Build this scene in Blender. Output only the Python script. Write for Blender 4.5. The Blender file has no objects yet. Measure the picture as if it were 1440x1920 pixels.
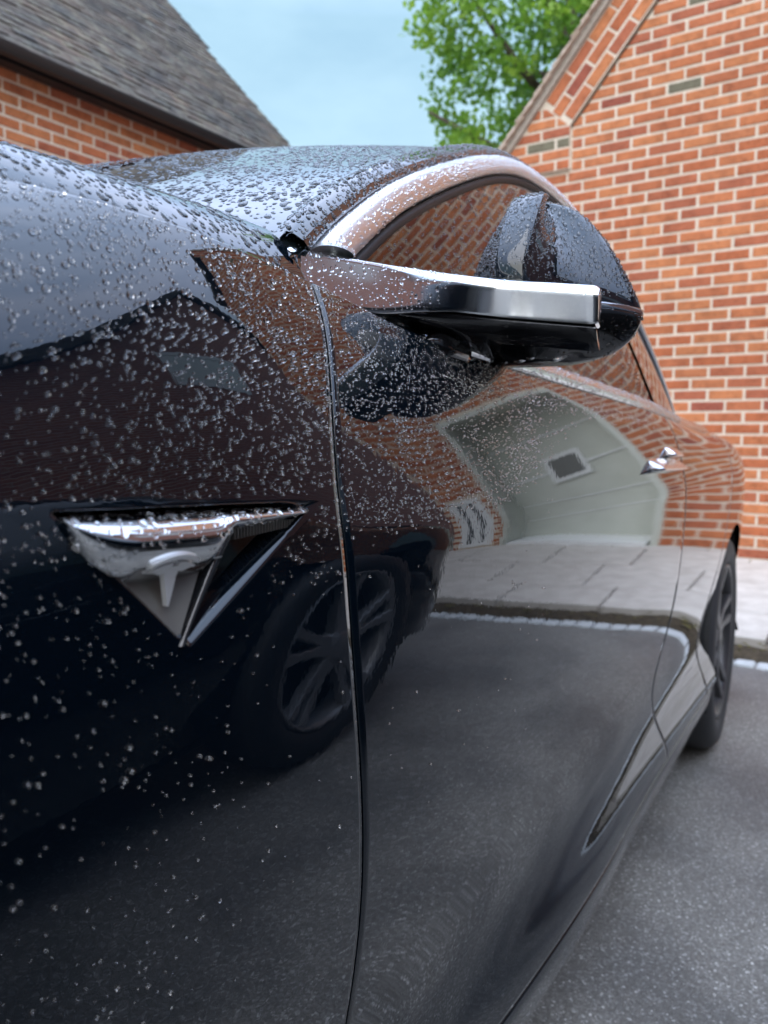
import bpy, bmesh, math, random
import numpy as np
from mathutils import Vector, Matrix, Euler

R = math.radians
rng = np.random.default_rng(7)
random.seed(7)
sc = bpy.context.scene
col = sc.collection

# ---------------------------------------------------------------- camera
cam_d = bpy.data.cameras.new('camera')
cam = bpy.data.objects.new('camera', cam_d)
col.objects.link(cam)
cam_d.sensor_fit = 'VERTICAL'
cam_d.sensor_height = 34.667
cam_d.sensor_width = 26.0
cam_d.lens = 26.0
cam_d.clip_start = 0.02
cam_d.clip_end = 2000.0
cam.location = (0.0, 0.0, 0.91)
cam.rotation_euler = (R(90 - 6.05), 0.0, R(30.0))
cam_d.dof.use_dof = True
cam_d.dof.focus_distance = 0.52
cam_d.dof.aperture_fstop = 9.0
sc.camera = cam

# ---------------------------------------------------------------- sky and light
SUN_EL, SUN_AZ = R(42), R(158)        # azimuth measured from +Y, clockwise
world = bpy.data.worlds.new('World')
sc.world = world
world.use_nodes = True
wn, wl = world.node_tree.nodes, world.node_tree.links
wn.clear()
w_out = wn.new('ShaderNodeOutputWorld')
w_bg = wn.new('ShaderNodeBackground')
w_sky = wn.new('ShaderNodeTexSky')
w_sky.sky_type = 'NISHITA'
w_sky.sun_disc = False
w_sky.sun_elevation = SUN_EL
w_sky.sun_rotation = SUN_AZ
w_sky.air_density = 1.0
w_sky.dust_density = 2.0
w_sky.ozone_density = 1.5
w_tc = wn.new('ShaderNodeTexCoord')
w_map = wn.new('ShaderNodeMapping')
w_map.inputs['Scale'].default_value = (1.0, 1.0, 2.6)
w_noise = wn.new('ShaderNodeTexNoise')
w_noise.inputs['Scale'].default_value = 2.6
w_noise.inputs['Detail'].default_value = 5.0
w_noise.inputs['Roughness'].default_value = 0.55
w_ramp = wn.new('ShaderNodeValToRGB')
w_ramp.color_ramp.elements[0].position = 0.3
w_ramp.color_ramp.elements[0].color = (3.0, 4.75, 5.9, 1)
w_ramp.color_ramp.elements[1].position = 0.72
w_ramp.color_ramp.elements[1].color = (4.9, 6.8, 7.6, 1)
w_mix = wn.new('ShaderNodeMix')
w_mix.data_type = 'RGBA'
w_mix.inputs[0].default_value = 0.85
w_bg.inputs['Strength'].default_value = 0.09
wl.new(w_tc.outputs['Generated'], w_map.inputs['Vector'])
wl.new(w_map.outputs['Vector'], w_noise.inputs['Vector'])
wl.new(w_noise.outputs['Fac'], w_ramp.inputs['Fac'])
w_sep = wn.new('ShaderNodeSeparateXYZ')
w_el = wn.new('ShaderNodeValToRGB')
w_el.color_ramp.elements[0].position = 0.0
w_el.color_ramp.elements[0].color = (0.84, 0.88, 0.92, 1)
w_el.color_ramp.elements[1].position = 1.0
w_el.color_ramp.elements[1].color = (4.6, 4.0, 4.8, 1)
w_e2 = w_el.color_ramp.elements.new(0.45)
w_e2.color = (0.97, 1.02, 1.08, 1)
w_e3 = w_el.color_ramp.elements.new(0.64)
w_e3.color = (3.1, 2.6, 3.2, 1)  # extra brightness added to the overhead sky to lift reflections in the car paint
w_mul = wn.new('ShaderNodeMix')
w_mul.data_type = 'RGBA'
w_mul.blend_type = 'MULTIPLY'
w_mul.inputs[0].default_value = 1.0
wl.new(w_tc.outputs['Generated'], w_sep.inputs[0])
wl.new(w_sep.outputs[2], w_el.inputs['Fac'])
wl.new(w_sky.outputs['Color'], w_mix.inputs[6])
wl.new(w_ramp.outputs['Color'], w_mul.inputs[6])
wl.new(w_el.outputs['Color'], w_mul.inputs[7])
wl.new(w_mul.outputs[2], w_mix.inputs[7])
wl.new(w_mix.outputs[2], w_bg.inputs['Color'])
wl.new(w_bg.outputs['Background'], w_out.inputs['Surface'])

sun_d = bpy.data.lights.new('sun', 'SUN')
sun_d.energy = 2.4
sun_d.angle = R(85)
sun_d.color = (1.0, 0.95, 0.88)
sun = bpy.data.objects.new('sun', sun_d)
col.objects.link(sun)
sd = Vector((math.sin(SUN_AZ) * math.cos(SUN_EL), math.cos(SUN_AZ) * math.cos(SUN_EL), math.sin(SUN_EL)))
sun.rotation_euler = sd.to_track_quat('Z', 'Y').to_euler()
sun.location = sd * 20

vs = sc.view_settings
vs.view_transform = 'Standard'
vs.look = 'None'
vs.exposure = 0.7
vs.gamma = 1.0
vs.use_curve_mapping = False
cy = sc.cycles
cy.max_bounces = 14
cy.glossy_bounces = 7
cy.transmission_bounces = 12
cy.transparent_max_bounces = 12
cy.diffuse_bounces = 4
cy.caustics_refractive = True
cy.caustics_reflective = True
cy.sample_clamp_indirect = 8.0
cy.use_denoising = True

# ---------------------------------------------------------------- helpers: materials
def nodes_of(name):
    m = bpy.data.materials.new(name)
    m.use_nodes = True
    nt = m.node_tree
    return m, nt, nt.nodes['Principled BSDF']

def pbr(name, color, rough=0.5, metal=0.0, spec=0.5, coat=0.0, coat_rough=0.03, ior=1.5, trans=0.0):
    m, nt, b = nodes_of(name)
    b.inputs['Base Color'].default_value = (*color, 1)
    b.inputs['Roughness'].default_value = rough
    b.inputs['Metallic'].default_value = metal
    b.inputs['Specular IOR Level'].default_value = spec
    b.inputs['Coat Weight'].default_value = coat
    b.inputs['Coat Roughness'].default_value = coat_rough
    b.inputs['IOR'].default_value = ior
    b.inputs['Transmission Weight'].default_value = trans
    return m

def N(nt, kind, **kw):
    n = nt.nodes.new(kind)
    for k, v in kw.items():
        if k in n.inputs:
            n.inputs[k].default_value = v
        else:
            setattr(n, k, v)
    return n

def ramp(nt, stops, interp='LINEAR'):
    r = nt.nodes.new('ShaderNodeValToRGB')
    r.color_ramp.interpolation = interp
    el = r.color_ramp.elements
    while len(el) < len(stops):
        el.new(0.5)
    for e, (p, c) in zip(el, stops):
        e.position = p
        e.color = (*c, 1) if len(c) == 3 else c
    return r

def noise_bump(m, scale, strength, dist=0.01, detail=4.0, coord='Object', rough_var=None):
    nt = m.node_tree
    b = nt.nodes['Principled BSDF']
    tc = nt.nodes.new('ShaderNodeTexCoord')
    n = N(nt, 'ShaderNodeTexNoise', Scale=scale, Detail=detail)
    nt.links.new(tc.outputs[coord], n.inputs['Vector'])
    bp = N(nt, 'ShaderNodeBump', Strength=strength, Distance=dist)
    nt.links.new(n.outputs['Fac'], bp.inputs['Height'])
    nt.links.new(bp.outputs['Normal'], b.inputs['Normal'])
    if rough_var:
        mr = N(nt, 'ShaderNodeMapRange')
        mr.inputs['To Min'].default_value, mr.inputs['To Max'].default_value = rough_var
        nt.links.new(n.outputs['Fac'], mr.inputs['Value'])
        nt.links.new(mr.outputs['Result'], b.inputs['Roughness'])
    return m

# ---------------------------------------------------------------- helpers: objects
def link(name, verts, faces, mat=None, parent=None, smooth=False, attrs=None):
    me = bpy.data.meshes.new(name)
    me.from_pydata([tuple(map(float, v)) for v in verts], [], [tuple(int(i) for i in f) for f in faces])
    if mat is not None:
        me.materials.append(mat)
    if smooth:
        me.polygons.foreach_set('use_smooth', [True] * len(me.polygons))
    if attrs is not None:
        a = me.attributes.new('tint', 'FLOAT', 'FACE')
        a.data.foreach_set('value', attrs)
    me.update()
    o = bpy.data.objects.new(name, me)
    col.objects.link(o)
    if parent is not None:
        o.parent = parent
    return o

def empty(name, loc=(0, 0, 0), rot=(0, 0, 0)):
    o = bpy.data.objects.new(name, None)
    o.location = loc
    o.rotation_euler = rot
    o.empty_display_size = 0.2
    col.objects.link(o)
    return o

def tag(o, label=None, cat=None, group=None, kind=None):
    if label: o['label'] = label
    if cat: o['category'] = cat
    if group: o['group'] = group
    if kind: o['kind'] = kind
    return o

def grid_faces(nr, nc, base=0, flip=False, closed=False):
    f = []
    ncc = nc if closed else nc - 1
    for i in range(nr - 1):
        for j in range(ncc):
            a = base + i * nc + j
            b = base + i * nc + (j + 1) % nc
            c = base + (i + 1) * nc + (j + 1) % nc
            d = base + (i + 1) * nc + j
            f.append((a, d, c, b) if flip else (a, b, c, d))
    return f

class MB:
    """collects boxes, prisms and tubes and links them as one mesh"""
    def __init__(self):
        self.v, self.f, self.t = [], [], []
    def add(self, verts, faces, tint=0.0):
        b = len(self.v)
        self.v.extend(verts)
        self.f.extend(tuple(i + b for i in f) for f in faces)
        self.t.extend([tint] * len(faces))
        return self
    def box(self, x0, x1, y0, y1, z0, z1, tint=0.0):
        v = [(x0, y0, z0), (x1, y0, z0), (x1, y1, z0), (x0, y1, z0), (x0, y0, z1), (x1, y0, z1), (x1, y1, z1), (x0, y1, z1)]
        f = [(0, 3, 2, 1), (4, 5, 6, 7), (0, 1, 5, 4), (1, 2, 6, 5), (2, 3, 7, 6), (3, 0, 4, 7)]
        return self.add(v, f, tint)
    def tube(self, pts, rad, seg=10, tint=0.0):
        pts = [Vector(p) for p in pts]
        if not hasattr(rad, '__len__'):
            rad = [rad] * len(pts)
        vs_, n = [], len(pts)
        up = Vector((0, 0, 1))
        for i, p in enumerate(pts):
            d = (pts[min(i + 1, n - 1)] - pts[max(i - 1, 0)]).normalized()
            a = d.cross(up)
            if a.length < 1e-3:
                a = d.cross(Vector((1, 0, 0)))
            a.normalize()
            b = d.cross(a).normalized()
            for k in range(seg):
                t = 2 * math.pi * k / seg
                vs_.append(tuple(p + a * (math.cos(t) * rad[i]) + b * (math.sin(t) * rad[i])))
        f = grid_faces(n, seg, closed=True)
        f.append(tuple(range(seg - 1, -1, -1)))
        f.append(tuple(range((n - 1) * seg, n * seg)))
        return self.add(vs_, f, tint)
    def lathe_x(self, prof, cx, cy_, cz, seg=48, tint=0.0, closed_prof=False):
        """profile of (x offset, radius) spun round an axis along X"""
        vs_ = []
        for (dx, r) in prof:
            for k in range(seg):
                t = 2 * math.pi * k / seg
                vs_.append((cx + dx, cy_ + r * math.cos(t), cz + r * math.sin(t)))
        f = grid_faces(len(prof), seg, closed=True)
        return self.add(vs_, f, tint)
    def build(self, name, mat, parent=None, smooth=False, tint=False):
        return link(name, self.v, self.f, mat, parent, smooth, self.t if tint else None)

def bevel(o, w=0.004, seg=2, angle=35):
    m = o.modifiers.new('bevel', 'BEVEL')
    m.width = w
    m.segments = seg
    m.limit_method = 'ANGLE'
    m.angle_limit = R(angle)
    m.harden_normals = False
    return o

def autosmooth(o, angle=40):
    me = o.data
    me.polygons.foreach_set('use_smooth', [True] * len(me.polygons))
    bm = bmesh.new(); bm.from_mesh(me)
    for e in bm.edges:
        if len(e.link_faces) == 2 and e.calc_face_angle(0) > R(angle):
            e.smooth = False
    bm.to_mesh(me); bm.free()
    return o

def spl(xs, ys):
    """natural cubic spline through the points"""
    xs = np.array(xs, float); ys = np.array(ys, float)
    n = len(xs); h = np.diff(xs)
    A = np.zeros((n, n)); b = np.zeros(n)
    A[0, 0] = A[-1, -1] = 1
    for i in range(1, n - 1):
        A[i, i - 1] = h[i - 1]; A[i, i] = 2 * (h[i - 1] + h[i]); A[i, i + 1] = h[i]
        b[i] = 3 * ((ys[i + 1] - ys[i]) / h[i] - (ys[i] - ys[i - 1]) / h[i - 1])
    c = np.linalg.solve(A, b)
    def f(x):
        x = np.asarray(x, float)
        i = np.clip(np.searchsorted(xs, x) - 1, 0, n - 2)
        t = x - xs[i]
        B = (ys[i + 1] - ys[i]) / h[i] - h[i] * (2 * c[i] + c[i + 1]) / 3
        D = (c[i + 1] - c[i]) / (3 * h[i])
        return ys[i] + B * t + c[i] * t ** 2 + D * t ** 3
    return f

def pch(xs, ys):
    """monotone cubic (no overshoot) through the points"""
    xs = np.array(xs, float); ys = np.array(ys, float)
    h = np.diff(xs); d = np.diff(ys) / h
    m = np.zeros(len(xs))
    for i in range(1, len(xs) - 1):
        if d[i - 1] * d[i] > 0:
            w1, w2 = 2 * h[i] + h[i - 1], h[i] + 2 * h[i - 1]
            m[i] = (w1 + w2) / (w1 / d[i - 1] + w2 / d[i])
    m[0], m[-1] = d[0], d[-1]
    def f(x):
        x = np.clip(np.asarray(x, float), xs[0], xs[-1])
        i = np.clip(np.searchsorted(xs, x) - 1, 0, len(xs) - 2)
        t = (x - xs[i]) / h[i]
        return ((1 + 2 * t) * (1 - t) ** 2 * ys[i] + t * (1 - t) ** 2 * h[i] * m[i]
                + t * t * (3 - 2 * t) * ys[i + 1] + t * t * (t - 1) * h[i] * m[i + 1])
    return f

def sstep(a, b, x):
    t = np.clip((np.asarray(x, float) - a) / (b - a), 0, 1)
    return t * t * (3 - 2 * t)

# ---------------------------------------------------------------- materials
def paint_mat(name, base=(0.0014, 0.0036, 0.0068)):
    m = pbr(name, base, rough=0.020, coat=0.40, coat_rough=0.01, ior=1.5)
    nt = m.node_tree; b = nt.nodes['Principled BSDF']
    tc = nt.nodes.new('ShaderNodeTexCoord')
    n = N(nt, 'ShaderNodeTexNoise', Scale=160.0, Detail=1.0)
    nt.links.new(tc.outputs['Object'], n.inputs['Vector'])
    bp = N(nt, 'ShaderNodeBump', Strength=0.010, Distance=0.002)
    nt.links.new(n.outputs['Fac'], bp.inputs['Height'])
    nt.links.new(bp.outputs['Normal'], b.inputs['Normal'])
    nt.links.new(bp.outputs['Normal'], b.inputs['Coat Normal'])
    return m

M = {}
M['paint'] = paint_mat('black_paint')
M['chrome'] = pbr('bright_chrome', (0.70, 0.71, 0.72), rough=0.09, metal=1.0)
M['arm_chrome'] = pbr('arm_chrome', (0.76, 0.77, 0.78), rough=0.15, metal=1.0)
M['trim_chrome'] = pbr('satin_bright_trim', (0.80, 0.82, 0.83), rough=0.30, metal=1.0)
M['dark_chrome'] = pbr('satin_dark_chrome', (0.42, 0.42, 0.43), rough=0.12, metal=1.0)
M['gloss_black'] = pbr('gloss_black_plastic', (0.006, 0.006, 0.007), rough=0.06, coat=0.5)
M['rubber'] = noise_bump(pbr('black_rubber', (0.012, 0.012, 0.013), rough=0.55), 300, 0.2, 0.001)
M['tyre'] = noise_bump(pbr('tyre_rubber', (0.022, 0.023, 0.026), rough=0.6), 120, 0.3, 0.002)
M['rim'] = pbr('grey_rim_paint', (0.055, 0.055, 0.06), rough=0.35, metal=0.5)
M['rim_pale'] = pbr('silver_rim_paint', (0.22, 0.22, 0.23), rough=0.35, metal=0.3)
M['trim'] = noise_bump(pbr('dark_cabin_trim', (0.02, 0.02, 0.022), rough=0.7), 200, 0.2, 0.001)
M['seat'] = noise_bump(pbr('black_seat_leather', (0.03, 0.03, 0.032), rough=0.45), 180, 0.3, 0.001)
M['satin'] = noise_bump(pbr('satin_grey_plastic', (0.135, 0.13, 0.12), rough=0.40), 500, 0.12, 0.0006)
M['handle'] = pbr('polished_handle', (0.85, 0.85, 0.87), rough=0.16, metal=1.0)
M['emblem'] = pbr('emblem_metal', (0.86, 0.87, 0.88), rough=0.5, metal=0.75)
M['screen'] = pbr('windscreen_glass', (0.004, 0.006, 0.007), rough=0.008, ior=1.52, coat=0.6, coat_rough=0.005)
M['underside'] = pbr('underbody', (0.01, 0.01, 0.01), rough=0.8)
M['mirror'] = pbr('mirror_glass', (0.8, 0.8, 0.8), rough=0.01, metal=1.0)
M['water'] = pbr('rain_water', (1, 1, 1), rough=0.0, ior=1.33, trans=1.0)

def thin_glass(name, tint, refl_ior=1.5):
    m = bpy.data.materials.new(name); m.use_nodes = True
    nt = m.node_tree; nt.nodes.clear()
    out = nt.nodes.new('ShaderNodeOutputMaterial')
    tr = N(nt, 'ShaderNodeBsdfTransparent', Color=(*tint, 1))
    gl = N(nt, 'ShaderNodeBsdfGlossy', Color=(1, 1, 1, 1), Roughness=0.01)
    fr = N(nt, 'ShaderNodeFresnel', IOR=refl_ior)
    mx = nt.nodes.new('ShaderNodeMixShader')
    nt.links.new(fr.outputs[0], mx.inputs[0]); nt.links.new(tr.outputs[0], mx.inputs[1])
    nt.links.new(gl.outputs[0], mx.inputs[2]); nt.links.new(mx.outputs[0], out.inputs['Surface'])
    return m
M['glass'] = thin_glass('tinted_side_glass', (0.34, 0.44, 0.42), 1.5)
M['pale_pane'] = pbr('sky_toned_glass', (0.74, 0.78, 0.74), rough=0.12, ior=1.5)  # pale base colour stands in for sky reflected in the panes
M['house_glass'] = pbr('window_glass', (0.02, 0.025, 0.03), rough=0.03, ior=1.6)

def brick_mat(name, use_attr):
    m, nt, b = nodes_of(name)
    b.inputs['Roughness'].default_value = 0.85
    b.inputs['Specular IOR Level'].default_value = 0.2
    if use_attr:
        src = N(nt, 'ShaderNodeAttribute', attribute_name='tint').outputs['Fac']
    else:
        src = nt.nodes.new('ShaderNodeObjectInfo').outputs['Random']
    rp = ramp(nt, [(0.0, (0.42, 0.135, 0.062)), (0.16, (0.46, 0.165, 0.075)), (0.32, (0.38, 0.125, 0.066)), (0.44, (0.49, 0.19, 0.085)),
                   (0.60, (0.42, 0.145, 0.070)), (0.78, (0.45, 0.17, 0.08)), (0.90, (0.36, 0.118, 0.066)), (0.962, (0.29, 0.088, 0.058)),
                   (0.988, (0.16, 0.15, 0.105))], 'CONSTANT')
    nt.links.new(src, rp.inputs['Fac'])
    tc = nt.nodes.new('ShaderNodeTexCoord')
    ge = nt.nodes.new('ShaderNodeNewGeometry')
    n1 = N(nt, 'ShaderNodeTexNoise', Scale=14.0, Detail=6.0, Roughness=0.65)
    n2 = N(nt, 'ShaderNodeTexNoise', Scale=90.0, Detail=4.0)
    nt.links.new(ge.outputs['Position'], n1.inputs['Vector'])
    nt.links.new(ge.outputs['Position'], n2.inputs['Vector'])
    mx = N(nt, 'ShaderNodeMix', data_type='RGBA', blend_type='MULTIPLY')
    mx.inputs[0].default_value = 1.0
    r1 = ramp(nt, [(0.22, (0.62, 0.58, 0.58)), (0.48, (1.0, 0.98, 0.97)), (0.78, (1.24, 1.24, 1.20))])
    nt.links.new(n1.outputs['Fac'], r1.inputs['Fac'])
    nt.links.new(rp.outputs['Color'], mx.inputs[6]); nt.links.new(r1.outputs['Color'], mx.inputs[7])
    n3 = N(nt, 'ShaderNodeTexNoise', Scale=1.1, Detail=4.0, Roughness=0.6)
    nt.links.new(ge.outputs['Position'], n3.inputs['Vector'])
    r3 = ramp(nt, [(0.3, (0.84, 0.83, 0.82)), (0.7, (1.12, 1.12, 1.10))])
    nt.links.new(n3.outputs['Fac'], r3.inputs['Fac'])
    n4 = N(nt, 'ShaderNodeTexNoise', Scale=55.0, Detail=5.0, Roughness=0.7)
    nt.links.new(ge.outputs['Position'], n4.inputs['Vector'])
    r4 = ramp(nt, [(0.36, (0.70, 0.66, 0.66)), (0.46, (1, 1, 1)), (0.62, (1, 1, 1)), (0.72, (1.22, 1.26, 1.25))])
    nt.links.new(n4.outputs['Fac'], r4.inputs['Fac'])
    m3 = N(nt, 'ShaderNodeMix', data_type='RGBA', blend_type='MULTIPLY'); m3.inputs[0].default_value = 1
    m4 = N(nt, 'ShaderNodeMix', data_type='RGBA', blend_type='MULTIPLY'); m4.inputs[0].default_value = 1
    nt.links.new(mx.outputs[2], m3.inputs[6]); nt.links.new(r3.outputs['Color'], m3.inputs[7])
    nt.links.new(m3.outputs[2], m4.inputs[6]); nt.links.new(r4.outputs['Color'], m4.inputs[7])
    nt.links.new(m4.outputs[2], b.inputs['Base Color'])
    bp = N(nt, 'ShaderNodeBump', Strength=0.5, Distance=0.003)
    nt.links.new(n2.outputs['Fac'], bp.inputs['Height'])
    nt.links.new(bp.outputs['Normal'], b.inputs['Normal'])
    return m
M['brick'] = brick_mat('red_brick', False)
M['brick_attr'] = brick_mat('red_brick_rows', True)

def noisy(name, c1, c2, scale, rough=0.8, bump=0.3, dist=0.004, detail=6.0, spec=0.3):
    m, nt, b = nodes_of(name)
    b.inputs['Roughness'].default_value = rough
    b.inputs['Specular IOR Level'].default_value = spec
    ge = nt.nodes.new('ShaderNodeNewGeometry')
    n = N(nt, 'ShaderNodeTexNoise', Scale=scale, Detail=detail, Roughness=0.6)
    nt.links.new(ge.outputs['Position'], n.inputs['Vector'])
    r = ramp(nt, [(0.3, c1), (0.7, c2)])
    nt.links.new(n.outputs['Fac'], r.inputs['Fac'])
    nt.links.new(r.outputs['Color'], b.inputs['Base Color'])
    bp = N(nt, 'ShaderNodeBump', Strength=bump, Distance=dist)
    nt.links.new(n.outputs['Fac'], bp.inputs['Height'])
    nt.links.new(bp.outputs['Normal'], b.inputs['Normal'])
    return m
M['mortar'] = noisy('pale_mortar', (0.60, 0.51, 0.40), (0.72, 0.63, 0.51), 40, 0.9, 0.4)
M['mortar2'] = noisy('grey_mortar', (0.36, 0.31, 0.26), (0.48, 0.42, 0.36), 40, 0.9, 0.4)
M['render'] = noisy('white_painted_panel', (0.52, 0.54, 0.47), (0.61, 0.63, 0.56), 3, 0.45, 0.05)
M['white'] = noisy('white_gloss_frame', (0.74, 0.76, 0.74), (0.80, 0.81, 0.80), 8, 0.3, 0.03)
M['gutter'] = pbr('black_gutter', (0.016, 0.016, 0.017), rough=0.4)
M['slab'] = noisy('pale_concrete_slab', (0.42, 0.39, 0.35), (0.58, 0.55, 0.50), 9, 0.75, 0.2)
M['setts'] = noisy('pale_granite', (0.40, 0.43, 0.44), (0.58, 0.61, 0.62), 60, 0.7, 0.4)
M['soil'] = noisy('damp_soil', (0.03, 0.024, 0.016), (0.09, 0.07, 0.045), 40, 0.95, 0.8)
M['verge_tile'] = noisy('weathered_clay_tile', (0.36, 0.27, 0.20), (0.62, 0.53, 0.44), 25, 0.9, 0.4)
M['bark'] = noisy('bark', (0.05, 0.04, 0.03), (0.12, 0.095, 0.07), 18, 0.95, 0.8)
M['moss'] = noisy('moss', (0.05, 0.06, 0.02), (0.2, 0.16, 0.05), 60, 0.95, 0.6)

def roof_mat():
    m, nt, b = nodes_of('mossy_clay_roof_tile')
    b.inputs['Roughness'].default_value = 0.9
    b.inputs['Specular IOR Level'].default_value = 0.2
    ge = nt.nodes.new('ShaderNodeNewGeometry')
    at = N(nt, 'ShaderNodeAttribute', attribute_name='tint')
    n1 = N(nt, 'ShaderNodeTexNoise', Scale=2.2, Detail=7.0, Roughness=0.7)
    n2 = N(nt, 'ShaderNodeTexNoise', Scale=11.0, Detail=6.0, Roughness=0.75)
    for n in (n1, n2): nt.links.new(ge.outputs['Position'], n.inputs['Vector'])
    r0 = ramp(nt, [(0.0, (0.075, 0.066, 0.060)), (0.35, (0.10, 0.086, 0.076)), (0.7, (0.058, 0.056, 0.056)), (1.0, (0.125, 0.098, 0.082))])
    nt.links.new(at.outputs['Fac'], r0.inputs['Fac'])
    lich = ramp(nt, [(0.48, (0, 0, 0)), (0.66, (1, 1, 1))])
    nt.links.new(n2.outputs['Fac'], lich.inputs['Fac'])
    mx = N(nt, 'ShaderNodeMix', data_type='RGBA')
    nt.links.new(lich.outputs['Color'], mx.inputs[0])
    nt.links.new(r0.outputs['Color'], mx.inputs[6])
    mx.inputs[7].default_value = (0.17, 0.172, 0.145, 1)
    big = ramp(nt, [(0.35, (0.6, 0.62, 0.66)), (0.7, (1.25, 1.15, 1.0))])
    nt.links.new(n1.outputs['Fac'], big.inputs['Fac'])
    m2 = N(nt, 'ShaderNodeMix', data_type='RGBA', blend_type='MULTIPLY'); m2.inputs[0].default_value = 1
    nt.links.new(mx.outputs[2], m2.inputs[6]); nt.links.new(big.outputs['Color'], m2.inputs[7])
    nt.links.new(m2.outputs[2], b.inputs['Base Color'])
    bp = N(nt, 'ShaderNodeBump', Strength=0.6, Distance=0.006)
    nt.links.new(n2.outputs['Fac'], bp.inputs['Height']); nt.links.new(bp.outputs['Normal'], b.inputs['Normal'])
    return m
M['roof'] = roof_mat()

def asphalt_mat():
    m, nt, b = nodes_of('damp_asphalt')
    ge = nt.nodes.new('ShaderNodeNewGeometry')
    v = N(nt, 'ShaderNodeTexVoronoi', Scale=290.0, Randomness=1.0)
    v2 = N(nt, 'ShaderNodeTexVoronoi', Scale=520.0, Randomness=1.0)
    n = N(nt, 'ShaderNodeTexNoise', Scale=2.5, Detail=5.0)
    for q in (v, v2, n): nt.links.new(ge.outputs['Position'], q.inputs['Vector'])
    r1 = ramp(nt, [(0.0, (0.140, 0.136, 0.127)), (0.50, (0.190, 0.185, 0.174)), (0.82, (0.250, 0.244, 0.231)), (0.95, (0.36, 0.36, 0.35)), (1.0, (0.70, 0.69, 0.67))])
    sep = nt.nodes.new('ShaderNodeSeparateColor')
    nt.links.new(v.outputs['Color'], sep.inputs[0])
    nt.links.new(sep.outputs[0], r1.inputs['Fac'])
    r2 = ramp(nt, [(0.30, (0.58, 0.60, 0.63)), (0.52, (0.98, 0.98, 0.98)), (0.72, (1.16, 1.16, 1.14))])
    nt.links.new(n.outputs['Fac'], r2.inputs['Fac'])
    mx = N(nt, 'ShaderNodeMix', data_type='RGBA', blend_type='MULTIPLY'); mx.inputs[0].default_value = 1
    nt.links.new(r1.outputs['Color'], mx.inputs[6]); nt.links.new(r2.outputs['Color'], mx.inputs[7])
    nt.links.new(mx.outputs[2], b.inputs['Base Color'])
    rr = N(nt, 'ShaderNodeMapRange'); rr.inputs['To Min'].default_value = 0.22; rr.inputs['To Max'].default_value = 0.78
    nt.links.new(n.outputs['Fac'], rr.inputs['Value']); nt.links.new(rr.outputs['Result'], b.inputs['Roughness'])
    ad = N(nt, 'ShaderNodeMath', operation='ADD')
    nt.links.new(v.outputs['Distance'], ad.inputs[0]); nt.links.new(v2.outputs['Distance'], ad.inputs[1])
    bp = N(nt, 'ShaderNodeBump', Strength=0.8, Distance=0.003); bp.invert = True
    nt.links.new(ad.outputs[0], bp.inputs['Height']); nt.links.new(bp.outputs['Normal'], b.inputs['Normal'])
    return m
M['asphalt'] = asphalt_mat()

def leaf_mat():
    m, nt, b = nodes_of('green_leaf')
    at = N(nt, 'ShaderNodeAttribute', attribute_name='tint')
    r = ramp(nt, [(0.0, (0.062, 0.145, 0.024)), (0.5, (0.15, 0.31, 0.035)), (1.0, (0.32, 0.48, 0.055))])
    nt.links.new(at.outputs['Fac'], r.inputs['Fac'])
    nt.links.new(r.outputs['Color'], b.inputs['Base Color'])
    b.inputs['Roughness'].default_value = 0.5
    tl = nt.nodes.new('ShaderNodeBsdfTranslucent')
    nt.links.new(r.outputs['Color'], tl.inputs['Color'])
    mx = nt.nodes.new('ShaderNodeMixShader'); mx.inputs[0].default_value = 0.5
    out = nt.nodes['Material Output']
    nt.links.new(b.outputs[0], mx.inputs[1]); nt.links.new(tl.outputs[0], mx.inputs[2])
    nt.links.new(mx.outputs[0], out.inputs['Surface'])
    return m
M['leaf'] = leaf_mat()

# ================================================================ THE PLACE
ENV = R(-3.0)                       # the houses stand 3 degrees off the parked car
CE, SE = math.cos(R(3.0)), math.sin(R(3.0))
def env2w(p):
    return Vector((p[0] * CE + p[1] * SE, -p[0] * SE + p[1] * CE, p[2]))
_fw = Vector((-math.sin(R(30)) * math.cos(R(6.05)), math.cos(R(30)) * math.cos(R(6.05)), -math.sin(R(6.05))))
_rt = Vector((math.cos(R(30)), math.sin(R(30)), 0))
_up = _rt.cross(_fw)
def seen_at(p):
    """where a world point falls in the photograph (only used to choose which bricks become parts of their own)"""
    v = Vector(p) - Vector((0, 0, 0.91))
    w = v.dot(_fw)
    if w < 0.1: return (-9999, -9999)
    return (720 + 1440 * v.dot(_rt) / w, 960 - 1440 * v.dot(_up) / w)

def env_root(name, base):
    r = empty(name, env2w(base), (0, 0, ENV))
    r['_b'] = list(base)
    return r
def put(o, root):
    """an object built in house coordinates goes under a root that stands at its base"""
    b = Vector(root['_b'][:])
    o.parent = root
    o.location = Vector(o.location) - b
    return o

def sub(o, part):
    """a piece of a part: the part already carries the offset from the base"""
    o.parent = part
    o.location = (0, 0, 0)
    return o

def gz(v):                          # height of the drive
    return 0.02 - 0.035 * min(max(v, -4.0), 3.72)

# ---- ground
vs_v = [-400, -40, -4, -2, 0, 1, 2, 3, 3.55, 3.72, 4.0, 40, 400]
us_u = [-400, -40, -6, -2, 0, 2, 6, 40, 400]
gv = []
for v in vs_v:
    for u in us_u:
        z = gz(v) if v <= 3.8 else (-0.16 if v <= 4.01 else -0.16)
        gv.append((u, v, z))
ground = link('ground', gv, grid_faces(len(vs_v), len(us_u)), M['asphalt'])
ground.rotation_euler = (0, 0, ENV)
tag(ground, 'damp grey asphalt drive with pale stone chips', None, kind='structure')

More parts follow.
